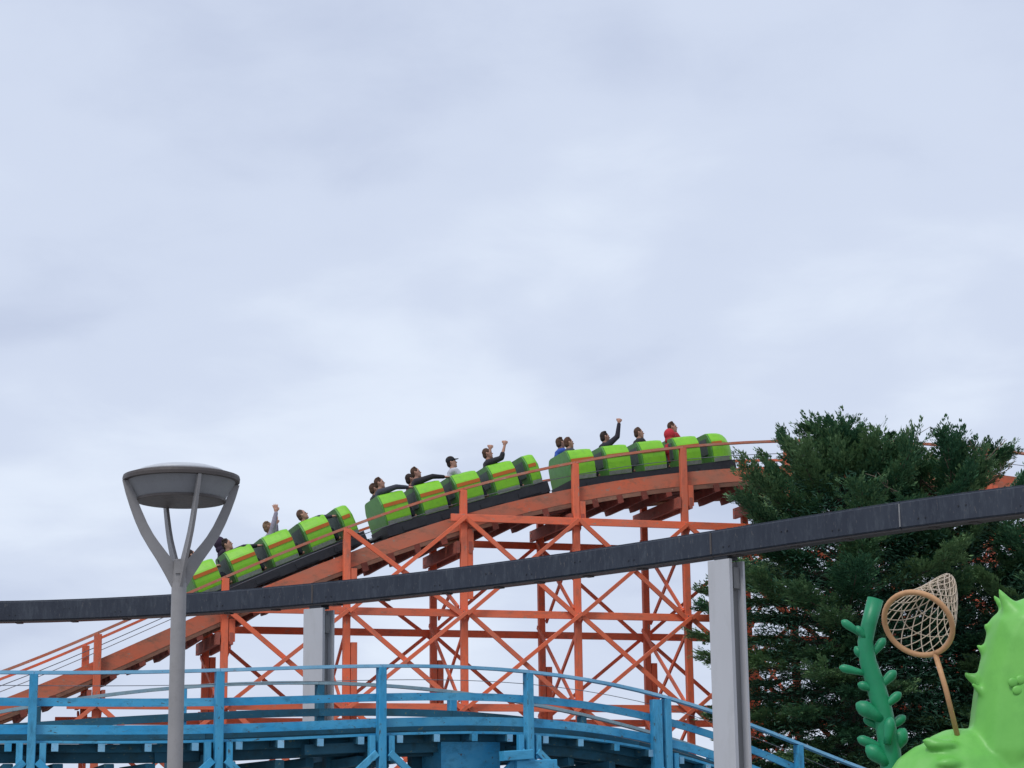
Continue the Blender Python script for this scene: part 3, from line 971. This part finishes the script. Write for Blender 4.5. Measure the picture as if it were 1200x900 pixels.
# stacked bracing timbers beside the pier
for (x0, y0, x1, y1, v, h_) in ((588, 886, 622, 884, -0.28, 0.16), (603, 898, 650, 897, -0.20, 0.2), (455, 880, 505, 879, 0.6, 0.2), (380, 893, 440, 891, 0.9, 0.25), (480, 893, 515, 893, 1.0, 0.3), (355, 879, 437, 875, 0.15, 0.17), (180, 887, 232, 884, 0.4, 0.2), (640, 880, 700, 884, 0.9, 0.16)):
    A, za = bhit(x0, y0, v)
    B, zb = bhit(x1, y1, v)
    beam('packing_timber', bw(A, v, za), bw(B, v, zb), 0.16, h_, M['bluep'] if v < 0 else M['blue_dark'], blue)

# ------------------------------------------------------------------ monorail
_mb = [(-120, 729.5), (0, 728), (100, 725.5), (200, 720), (260, 716.5), (360, 711), (520, 696), (640, 680), (740, 667), (825, 655.5), (900, 643), (1000, 627), (1100, 614), (1200, 604), (1300, 596)]
MB = 4.27 + CAM.z
_px = np.array([x for x, _ in _mb], float)
_md = np.array([(MB - CAM.z) / (ray(x, y).z / ray(x, y).y) for x, y in _mb])
_mfit = np.polyfit((_px - 600) / 600, _md, 3)
def mono(px):
    d = float(np.polyval(_mfit, (px - 600) / 600))
    p = at(px, 690 - (px - 600) * 0.1, d)
    return V((p.x, p.y, MB))
monorail = empty('monorail_track', V((mono(600).x, mono(600).y, 0)))
tag(monorail, 'dark steel monorail beam curving across on light grey pylons', 'monorail track')
MH, MWD = 0.38, 0.32
joints = [-560, -120, 372, 842, 1064, 1330, 1600]
for a, b in zip(joints[:-1], joints[1:]):
    n = 14
    pts = [mono(a + 0.25 + (b - a - 0.5) * k / n) + V((0, 0, MH / 2)) - base_of(monorail) for k in range(n + 1)]
    bv = 0.018
    prof = [(-MWD/2+bv, -MH/2), (MWD/2-bv, -MH/2), (MWD/2, -MH/2+bv), (MWD/2, MH/2-bv), (MWD/2-bv, MH/2), (-MWD/2+bv, MH/2), (-MWD/2, MH/2-bv), (-MWD/2, -MH/2+bv)]
    vv, ff = sweep(pts, prof)
    bo = link('beam', fix_normals(mesh(vv, ff)), M['steel_dark'], monorail)
    # lower flange lip and ragged conductor brackets below
    pts2 = [p - V((0, 0, MH / 2 + 0.012)) for p in pts]
    vv, ff = sweep(pts2, rect(MWD * 0.8, 0.024))
    link('lower_flange', fix_normals(mesh(vv, ff)), M['lamp_rim'], bo)
    vv, ff = sweep([p + V((0, 0, MH / 2 + 0.008)) for p in pts], rect(MWD * 0.9, 0.016))
    link('running_strip', fix_normals(mesh(vv, ff)), M['steel_dark'], bo)
    for k in range(int((b - a) / 60)):
        px = a + 20 + 60 * k + random.uniform(-8, 8)
        p = mono(px) - base_of(monorail)
        t = (mono(px + 4) - mono(px - 4)).normalized()
        s = V((t.y, -t.x, 0))
        for e_ in (0.06, -0.06):
            q = p + s * (MWD / 2) + t * e_ + V((0, 0, 0.16 + 0.1 * ((k % 2) - 0.5)))
            link('bolt', mesh(*tube(None, [q - s * 0.005, q + s * 0.012], 0.012, None, n=6)), M['chassis'], bo)
        q = p + t * 0.1 - V((0, 0, 0.03))
        o = beam('bracket', q + base_of(monorail) - t * 0.06, q + base_of(monorail) + t * 0.06, 0.16, 0.03, M['lamp_rim'], monorail)
for px in joints[1:-1]:
    p = mono(px) + V((0, 0, MH / 2))
    t = (mono(px + 4) - mono(px - 4)).normalized()
    s = V((t.y, -t.x, 0))
    beam('joint_plate', p + s * (MWD / 2 + 0.004) - V((0, 0, MH * 0.44)), p + s * (MWD / 2 + 0.004) + V((0, 0, MH * 0.44)), 0.012, 0.035 if px != 1064 else 0.022, M['lamp_rim'] if px != 1064 else M['pylon_dark'], monorail, up=t)
for px in (-560, -120, 374, 851, 1330):
    p = mono(px)
    t = (mono(px + 6) - mono(px - 6)).normalized()
    s = V((t.y, -t.x, 0))                       # towards the camera side
    c = V((p.x, p.y, 0))
    top = MB - 0.085
    A, Bd = 0.45, 0.36
    base = base_of(monorail)
    def bx(name, o0, o1, a0, a1, z0, z1, material, par):
        vv = [c + t * a + s * q + V((0, 0, z)) - base for z in (z0, z1) for (a, q) in ((a0, o0), (a1, o0), (a1, o1), (a0, o1))]
        return link(name, fix_normals(mesh(vv, BOXF)), material, par)
    py = bx('pylon', Bd / 2 - 0.07, Bd / 2, -A / 2, A / 2, 0, top, M['pylon'], monorail)
    bx('flange', -Bd / 2, -Bd / 2 + 0.045, -A / 2, A / 2, 0, top - 0.02, M['pylon'], py)
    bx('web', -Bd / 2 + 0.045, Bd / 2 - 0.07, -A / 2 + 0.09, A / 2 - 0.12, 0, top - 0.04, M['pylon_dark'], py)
    bx('saddle', -0.12, 0.12, -0.14, 0.14, top, MB - 0.022, M['chassis'], py)
    bx('junction_box', -0.09, 0.04, A / 2 - 0.12, A / 2 - 0.04, top - 0.45, top - 0.12, M['pylon_dark'], py)
    bx('base_plate', -0.3, 0.3, -0.36, 0.36, 0.0, 0.05, M['steel_dark'], py)

# ------------------------------------------------------------------ street lamp
LD = 15.0
lp_top = at(212.5, 565, LD)
lp_bot = at(209.5, 900, LD)
lamp = empty('street_lamp', V((at(209.5, 700, LD).x, LD, 0)))
tag(lamp, 'grey street lamp with shallow bowl head held by four curved arms', 'street lamp')
lx, ly = lamp.location.x, LD
ppm = FPX / LD / 1.0
zy = lambda y: at(210, y, LD).z
def lathe(prof, n=48):
    verts, faces = [], []
    for (r, z) in prof:
        for k in range(n):
            a = 2 * math.pi * k / n
            verts.append((r * math.cos(a), r * math.sin(a), z))
    for i in range(len(prof) - 1):
        for k in range(n):
            q = (k + 1) % n
            faces.append((i * n + k, i * n + q, (i + 1) * n + q, (i + 1) * n + k))
    faces.append(tuple(range(n - 1, -1, -1)))
    faces.append(tuple(range((len(prof) - 1) * n, len(prof) * n)))
    return fix_normals(mesh(verts, faces))
Z_rim, Z_bot, Z_hub0, Z_hub1 = zy(563.5), zy(586.3), zy(688), zy(657)
link('pole', lathe([(0.075, 0), (0.075, 1.1), (0.057, 1.14), (0.055, Z_hub0 + 0.03)], 24), M['lamp'], lamp, smooth=False)
link('base_flange', lathe([(0.16, 0), (0.16, 0.03), (0.09, 0.05)], 24), M['lamp'], lamp)
link('hub', lathe([(0.050, Z_hub0 + 0.03), (0.048, Z_hub1), (0.03, Z_hub1 + 0.01)], 24), M['lamp'], lamp)
R_ = 0.432
cn = link('bowl', lathe([(0.31, Z_bot), (0.318, Z_bot - 0.004), (0.325, Z_bot + 0.01), (0.365, Z_bot + 0.085), (0.398, Z_rim - 0.012), (0.38, Z_rim - 0.012)], 64), M['lamp_cone'], lamp, smooth=False)
link('lens', lathe([(0.308, Z_bot + 0.012), (0.2, Z_bot + 0.006), (0.05, Z_bot + 0.004)], 48), M['lens'], cn)
link('bowl_ring', lathe([(0.321, Z_bot - 0.014), (0.330, Z_bot - 0.012), (0.330, Z_bot + 0.006), (0.321, Z_bot + 0.004)], 64), M['lamp_rim'], cn)
link('rim', lathe([(R_ - 0.03, Z_rim - 0.012), (R_ - 0.002, Z_rim - 0.010), (R_, Z_rim + 0.012), (R_ - 0.004, Z_rim + 0.03), (R_ - 0.05, Z_rim + 0.045), (R_ - 0.09, Z_rim + 0.05)], 64), M['lamp_rim'], lamp)
link('dome', lathe([(R_ - 0.088, Z_rim + 0.046), (0.31, Z_rim + 0.076), (0.24, Z_rim + 0.098), (0.15, Z_rim + 0.113), (0.07, Z_rim + 0.119), (0.02, Z_rim + 0.12)], 48), M['lamp_dome'], lamp, smooth=True)
for k in range(4):
    a = math.radians((20, 117, 200, 297)[k])
    rd, tg = V((math.cos(a), math.sin(a), 0)), V((-math.sin(a), math.cos(a), 0))
    verts, faces = [], []
    N_ = 30
    for i in range(N_ + 1):
        t = i / N_
        z = Z_hub0 - 0.01 + (Z_rim - 0.005 - Z_hub0) * t
        ro = float(np.interp(t, [0, 0.13, 0.26, 0.38, 0.5, 0.62, 0.75, 0.88, 1], [0.05, 0.106, 0.168, 0.232, 0.290, 0.335, 0.375, 0.410, 0.436]))
        ri = float(np.interp(t, [0, 0.26, 0.32, 0.38, 0.44, 0.5, 0.6, 0.73, 0.88, 1], [0.047, 0.050, 0.090, 0.128, 0.166, 0.200, 0.246, 0.294, 0.345, 0.388]))
        for q in (-0.011, 0.011):
            verts += [V((0, 0, z)) + rd * ri + tg * q, V((0, 0, z)) + rd * ro + tg * q]
    for i in range(N_):
        b = i * 4
        for (p_, q_) in ((0, 1), (1, 3), (3, 2), (2, 0)):
            faces.append((b + p_, b + q_, b + 4 + q_, b + 4 + p_))
    faces += [(0, 2, 3, 1), (N_ * 4, N_ * 4 + 1, N_ * 4 + 3, N_ * 4 + 2)]
    link('arm', fix_normals(mesh(verts, faces)), M['lamp'], lamp)
link('hub_plate', box_mesh(-0.022, 0.022, -0.058, -0.050, Z_hub1 - 0.10, Z_hub1 - 0.01), M['lamp'], lamp)

# ------------------------------------------------------------------ cypress trees
def cypress(name, label, px, depth, ztop, rmax, shape, seed, n_limbs=110, dens=1.0):
    r_ = np.random.default_rng(seed)
    base = at(px, 850, depth)
    base.z = 0
    root = empty(name, base)
    tag(root, label, 'tree', 'dark cypress trees behind the rides')
    tp = [(0, 0, 0)]
    for k in range(1, 9):
        tp.append((0.12 * math.sin(k * 1.3 + seed), 0.12 * math.cos(k * 1.7 + seed), ztop * 0.90 * k / 8))
    tube('trunk', [V(p) for p in tp], [0.30 * (1 - k / 8.6) + 0.02 for k in range(9)], M['bark'], root, n=10, local=True)
    lv, lf = [], []
    P, Dv, S, T = [], [], [], []
    phase = r_.uniform(0, 6.28, 6)
    def R(z, az):
        t = max(0.0, ztop - z)
        base_r = rmax * min(1.0, (t / shape[0]) ** shape[1]) if t > 0 else 0
        return base_r * (1 + 0.09 * math.sin(3 * az + phase[0] + z * 1.1) + 0.08 * math.sin(5 * az + phase[1] - z * 1.7) + 0.06 * math.sin(2 * z * 1.9 + phase[2]))
    for i in range(n_limbs):
        fr = (i + r_.uniform(0, 1)) / n_limbs
        z0 = 0.7 + (ztop - 1.2) * fr ** 0.95
        az = i * 2.39996 + r_.uniform(-0.5, 0.5)
        rise = r_.uniform(0.10, 0.42) + 0.30 * fr ** 3
        Lr = R(z0 + 0.3, az) * r_.uniform(0.70, 1.03)
        if r_.uniform() < 0.14:
            Lr *= 1.17
        Lr = max(Lr, 0.30)
        d = np.array([math.cos(az), math.sin(az), 0])
        n = 8
        pts = []
        sway = r_.uniform(-0.25, 0.25)
        for k in range(n + 1):
            t = k / n
            zz_ = z0 + Lr * (rise * t - (0.52 - 0.45 * fr ** 2) * t * t + (0.16 + 0.2 * fr ** 2) * t ** 4)
            pts.append(V((d[0] * Lr * t - d[1] * sway * t * t, d[1] * Lr * t + d[0] * sway * t * t, min(zz_, ztop - 0.15))))
        a, f = tube(None, pts, [0.05 * (1 - 0.85 * k / n) * (1.2 - 0.6 * fr) for k in range(n + 1)], None, n=5)
        o_ = len(lv)
        lv += a
        lf += [tuple(q + o_ for q in ff) for ff in f]
        tone = r_.uniform(0, 1) ** 1.2 * 0.6
        # flat plates of branchlets, each a long feathery frond swept towards the limb's tip
        nb_ = int((10 + 11.0 * Lr) * dens)
        for s_ in range(nb_):
            t = r_.uniform(0.10, 1.0) ** 0.62
            k = min(int(t * n), n - 1)
            p = np.array(pts[k].lerp(pts[k + 1], t * n - k))
            tang = np.array((pts[k + 1] - pts[k]).normalized())
            side = np.array([-d[1], d[0], 0]) * r_.choice([-1, 1])
            bd = tang * r_.uniform(0.7, 1.1) + side * r_.uniform(0.0, 1.15) + np.array([0, 0, r_.normal(-0.02 + 0.12 * fr, 0.10)])
            bd /= np.linalg.norm(bd)
            bl = r_.uniform(0.40, 0.95) * (1.1 - 0.6 * t)
            nf = 5
            for q in range(nf):
                e_ = (q + r_.uniform(0, 1)) / nf
                sd_ = bd + side * r_.normal(0, 0.30) + np.array([0, 0, r_.normal(-0.06 + 0.14 * fr, 0.10) + 0.12 * e_])
                sd_ /= np.linalg.norm(sd_)
                P.append(p + bd * bl * e_ + r_.normal(0, 0.022, 3) + np.array([0, 0, (0.16 * fr - 0.04) * bl * e_ * e_]))
                Dv.append(sd_)
                S.append(r_.uniform(0.20, 0.40) * (1.0 - 0.25 * e_))
                T.append(tone + r_.uniform(0, 0.22) + 0.16 * e_)
    # plumes at the top and a few long wind-blown ones on the outline
    for s_ in range(90):
        hz = r_.uniform(0, 1)
        P.append(np.array([r_.normal(0, 0.30 * (1.2 - hz)), r_.normal(0, 0.30 * (1.2 - hz)), ztop - 1.0 + hz * 0.75]))
        q = np.array([r_.normal(0, 0.55), r_.normal(0, 0.55), 0.7])
        Dv.append(q / np.linalg.norm(q))
        S.append(r_.uniform(0.22, 0.42))
        T.append(r_.uniform(0.2, 0.8))
    link('limbs', mesh(lv, lf), M['bark'], root)
    P, Dv, S, T = np.array(P), np.array(Dv), np.array(S), np.array(T)
    K = 19
    n = len(P)
    up = np.array([0, 0, 1.0])
    side = np.cross(Dv, up)
    side /= np.linalg.norm(side, axis=1, keepdims=True) + 1e-9
    nor = np.cross(side, Dv)
    roll = r_.normal(0, 0.30, n)[:, None]
    side, nor = side * np.cos(roll) + nor * np.sin(roll), nor * np.cos(roll) - side * np.sin(roll)
    tt = r_.uniform(0.0, 1.0, (n, K)) ** 0.85
    sg = r_.choice([-1.0, 1.0], (n, K))
    reach = r_.uniform(0.0, 1.0, (n, K)) * (0.36 * (1 - tt * 0.85))
    hh = r_.normal(0, 0.06, (n, K)) + 0.06 * tt
    Sx = S[:, None]
    pos = P[:, None, :] + Dv[:, None, :] * (tt * Sx + reach * 0.6 * Sx)[..., None] + side[:, None, :] * (sg * reach * Sx)[..., None] + nor[:, None, :] * (hh * Sx)[..., None]
    dirb = Dv[:, None, :] * r_.uniform(0.6, 1.1, (n, K))[..., None] + side[:, None, :] * (sg * (0.50 - 0.42 * tt))[..., None] + r_.normal(0, 0.15, (n, K, 3)) + up * 0.08
    dirb /= np.linalg.norm(dirb, axis=2, keepdims=True)
    rv = nor[:, None, :] + r_.normal(0, 0.33, (n, K, 3))
    wv = np.cross(dirb, rv)
    wv /= np.linalg.norm(wv, axis=2, keepdims=True) + 1e-9
    ln = r_.uniform(0.05, 0.115, (n, K))[..., None]
    wd = r_.uniform(0.009, 0.017, (n, K))[..., None]
    v0 = pos - wv * wd
    v1 = pos + dirb * ln * 0.5 + wv * wd * 1.2
    v2 = pos + dirb * ln
    v3 = pos + dirb * ln * 0.45 - wv * wd * 1.2
    allv = np.stack([v0, v1, v2, v3], axis=2).reshape(-1, 3)
    nb = n * K
    # broad sprays filling the inside of the crown, crown shade painted into their tint
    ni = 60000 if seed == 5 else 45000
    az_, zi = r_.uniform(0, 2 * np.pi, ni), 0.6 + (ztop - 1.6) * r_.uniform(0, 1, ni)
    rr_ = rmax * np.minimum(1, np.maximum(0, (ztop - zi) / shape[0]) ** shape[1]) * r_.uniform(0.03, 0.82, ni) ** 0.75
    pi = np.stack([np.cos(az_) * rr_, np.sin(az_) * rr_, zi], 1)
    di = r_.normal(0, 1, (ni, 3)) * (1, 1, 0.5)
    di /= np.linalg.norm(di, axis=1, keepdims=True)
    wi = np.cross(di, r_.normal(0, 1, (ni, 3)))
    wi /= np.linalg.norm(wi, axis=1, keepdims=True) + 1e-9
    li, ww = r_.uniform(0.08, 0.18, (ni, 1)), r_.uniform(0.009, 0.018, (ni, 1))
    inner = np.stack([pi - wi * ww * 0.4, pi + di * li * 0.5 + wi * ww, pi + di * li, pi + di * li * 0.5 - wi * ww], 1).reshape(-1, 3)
    allv = np.concatenate([allv, inner])
    nb += ni
    me = bpy.data.meshes.new('crown')
    me.vertices.add(nb * 4)
    me.vertices.foreach_set('co', allv.astype(np.float32).ravel())
    me.loops.add(nb * 4)
    me.loops.foreach_set('vertex_index', np.arange(nb * 4, dtype=np.int32))
    me.polygons.add(nb)
    me.polygons.foreach_set('loop_start', np.arange(0, nb * 4, 4, dtype=np.int32))
    me.polygons.foreach_set('loop_total', np.full(nb, 4, dtype=np.int32))
    me.update(calc_edges=True)
    at_ = me.attributes.new('tint', 'FLOAT', 'FACE')
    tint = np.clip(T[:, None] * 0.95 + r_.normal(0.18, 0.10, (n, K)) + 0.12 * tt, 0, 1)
    at_.data.foreach_set('value', np.concatenate([tint.ravel(), r_.uniform(0.0, 0.18, ni)]).astype(np.float32))  # inner sprays take a darker tint as painted shade
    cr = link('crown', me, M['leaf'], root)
    return root, R, base
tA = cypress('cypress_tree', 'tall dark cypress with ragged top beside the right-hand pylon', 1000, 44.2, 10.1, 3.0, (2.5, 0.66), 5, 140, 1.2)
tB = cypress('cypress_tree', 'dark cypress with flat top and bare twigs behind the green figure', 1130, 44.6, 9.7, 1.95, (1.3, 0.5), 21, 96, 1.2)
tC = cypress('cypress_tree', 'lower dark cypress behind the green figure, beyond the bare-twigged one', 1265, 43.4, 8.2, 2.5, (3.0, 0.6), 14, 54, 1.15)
# bare grey twigs standing out of the second tree
for (x0, y0, x1, y1, dd) in ((1122, 580, 1150, 518, 42.9), (1140, 560, 1180, 515, 43.0), (1078, 575, 1076, 505, 43.2), (1060, 590, 1030, 560, 42.2), (1135, 590, 1105, 530, 42.8), (1150, 572, 1185, 548, 42.8)):
    p0, p1 = at(x0, y0, dd + 0.9), at(x1, y1, dd)
    tw = tube('bare_twig', [p0, p0.lerp(p1, 0.35) + V((0.06, 0, 0.05)), p0.lerp(p1, 0.7) - V((0.05, 0, 0)), p1], [0.022, 0.017, 0.011, 0.004], M['dead'], tB[0], n=5)
    for k in range(6):
        q = p0.lerp(p1, random.uniform(0.3, 0.95))
        a = q + V((random.uniform(-0.3, 0.3), random.uniform(-0.2, 0.2), random.uniform(0.05, 0.35)))
        tube('bare_twig', [q, q.lerp(a, 0.5) + V((0.02, 0, 0.01)), a], [0.009, 0.006, 0.003], M['dead'], tB[0], n=4)

# ------------------------------------------------------------------ green ride figure, seaweed and landing net
GD = 20.0
gp = lambda x, y, dy=0.0: at(x, y, GD + dy)
fb = gp(1180, 900)
fig = empty('ride_figure', V((fb.x, GD, 0)))
tag(fig, 'bright green fibreglass sea creature figure with spiny back', 'ride figure')
fo = base_of(fig)
def gl(x, y, dy=0.0): return gp(x, y, dy) - fo
balls = [(gl(1160, 962, 0.1), (0.92, 0.62, 0.78)), (gl(1125, 925, 0.0), (0.72, 0.54, 0.50)), (gl(1128, 905, 0.0), (0.50, 0.40, 0.42)), (gl(1205, 905, 0.05), (0.55, 0.52, 0.6)),
         (gl(1188, 880), 0.46, gl(1190, 805), 0.40), (gl(1190, 805), 0.40, gl(1206, 752), 0.43), (gl(1206, 752), 0.43, gl(1236, 738), 0.40),
         (gl(1236, 738), 0.38, gl(1330, 760), 0.20), (gl(1330, 760), 0.20, gl(1355, 775), 0.20),
         (gl(1175, 985, 0.15), 0.55, V((0.1, 0.1, 0.8)), 0.36), (V((0.1, 0.1, 0.8)), 0.36, V((0.0, 0.05, 0.12)), 0.30)]
balls += [(gl(1104, 873, -0.30), (0.17, 0.09, 0.055)), (gl(1092, 868, -0.30), (0.10, 0.05, 0.035)), (gl(1112, 895, -0.44), (0.13, 0.08, 0.06))]
for (x0, y0, x1, y1, r0, dy) in ((1195, 728, 1171, 692, 0.17, -0.14), (1190, 726, 1165, 699, 0.12, 0.08), (1180, 750, 1154, 733, 0.15, 0.0), (1172, 774, 1146, 757, 0.14, 0.0), (1168, 806, 1131, 790, 0.18, 0.0), (1172, 826, 1140, 802, 0.11, -0.16)):
    balls.append((gl(x0, y0, dy), r0, gl(x0 * 0.45 + x1 * 0.55, y0 * 0.45 + y1 * 0.55 + 1.5, dy), r0 * 0.42))
    balls.append((gl(x0 * 0.45 + x1 * 0.55, y0 * 0.45 + y1 * 0.55 + 1.5, dy), r0 * 0.42, gl(x1, y1, dy), 0.024 if y1 < 850 else 0.075))
link('body', blob_mesh(balls, 0.022, 9, 0.15), M['figure'], fig)
for (x, y) in ((1176, 803), (1185, 800), (1181, 812)):
    bm = bmesh.new()
    p = gl(x, y, 0)
    bmesh.ops.create_uvsphere(bm, u_segments=14, v_segments=10, radius=1, matrix=Matrix.Translation(p + V((0, -0.385, 0))) @ Matrix.Diagonal((0.05, 0.018, 0.045, 1)))
    me = bpy.data.meshes.new('bump')
    bm.to_mesh(me)
    bm.free()
    link('bump', me, M['figure'], fig, smooth=True)
link('plinth', lathe([(0.95, 0), (0.95, 0.10), (0.90, 0.13), (0.3, 0.135)], 40), M['concrete'], fig)

wd_ = 20.6
wx = lambda x, y, dy=0.0: at(x, y, wd_ + dy)
wb = wx(1046, 900)
weed = empty('seaweed_prop', V((wb.x + 0.02, wd_, 0)))
tag(weed, 'dark sea-green fibreglass seaweed stalk with stubby buds beside the green figure', 'seaweed prop')
wo = base_of(weed)
stem = [V((0.02, 0, 0)), V((0.03, 0, 0.7)), V((0.03, 0, 1.5))] + [wx(x, y) - wo for x, y in ((1045, 900), (1041, 868), (1034, 832), (1026, 802), (1017, 775), (1014, 752), (1018, 732), (1026, 702))]
tube('stem', stem, [0.16, 0.14, 0.125, 0.112, 0.105, 0.10, 0.095, 0.085, 0.078, 0.076, 0.082], M['weed'], weed, n=14, local=True)
for (x0, y0, x1, y1, r, dy) in ((1013, 746, 990, 730, 0.045, 0), (1014, 748, 1006, 737, 0.04, -0.05), (1018, 790, 988, 783, 0.045, 0), (1015, 775, 1005, 762, 0.05, 0.03), (1024, 808, 1010, 803, 0.05, -0.02),
                               (1034, 843, 1011, 829, 0.085, -0.05), (1036, 856, 1016, 844, 0.045, 0.04), (1042, 880, 1010, 867, 0.055, 0), (1042, 896, 1022, 880, 0.085, -0.05),
                               (1040, 872, 1043, 847, 0.065, -0.12), (1040, 855, 1057, 842, 0.05, 0.05), (1046, 880, 1056, 862, 0.09, 0.02), (1020, 770, 1034, 752, 0.05, 0.02), (1030, 806, 1046, 790, 0.055, 0.0), (1034, 830, 1052, 815, 0.05, -0.04)):
    a, b = wx(x0, y0, dy) - wo, wx(x1, y1, dy) - wo
    d = (b - a).normalized()
    tube('bud', [a, a.lerp(b, 0.4), a.lerp(b, 0.8), b, b + d * r * 0.6, b + d * r * 0.9], [r * 0.6, r * 0.72, r * 0.95, r * 0.9, r * 0.55, r * 0.12], M['weed'], weed, n=12, local=True)

nc = gp(1076, 731, -0.35)
net = empty('landing_net', gp(1118, 852, -0.25))
tag(net, 'hoop landing net with tan ring and knotted bag standing on the green figure', 'net')
no = base_of(net)
px_m = (GD - 0.35) / FPX
ax = V((0.34, 0.06, -0.94)).normalized()                       # hoop long axis
nrm_ = V((0.46, 0.72, 0.52)).normalized()
ax = (ax - nrm_ * ax.dot(nrm_)).normalized()
ay = nrm_.cross(ax)
hr = 0.335
ring = [nc + ax * math.cos(2 * math.pi * k / 40) * hr + ay * math.sin(2 * math.pi * k / 40) * hr for k in range(41)]
tube('hoop', ring, 0.027, M['hoop'], net, n=10)
h0 = nc + ax * hr
tube('handle', [h0, h0.lerp(gp(1108, 806, -0.32), 1.0), gp(1122, 862, -0.20)], [0.026, 0.026, 0.026], M['hoop'], net, n=10)
tip = gp(1114, 674, 0.10)
cv, cf = [], []
def cord(pts):
    a, f = tube(None, pts, 0.0048, None, n=4)
    o_ = len(cv)
    cv.extend([q - no for q in a])
    cf.extend([tuple(i + o_ for i in ff) for ff in f])
def bagp(a, t):
    p = nc + (ax * math.cos(a) + ay * math.sin(a)) * hr * (1 - t) ** 0.62 * (1.0 - 0.05 * math.sin(a * 3))
    c = (tip - nc) * t
    sag = V((0, 0, -0.05)) * math.sin(math.pi * t)
    return p + c + sag
NS = 18
for k in range(NS):
    for dr in (-1, 1):
        cord([bagp(2 * math.pi * k / NS + dr * 1.5 * t, t) for t in np.linspace(0, 1, 13)])
for t in (0.3, 0.55, 0.78):
    cord([bagp(2 * math.pi * k / 20, t) for k in range(21)])
link('net_bag', mesh(cv, cf), M['mesh_cord'], net)
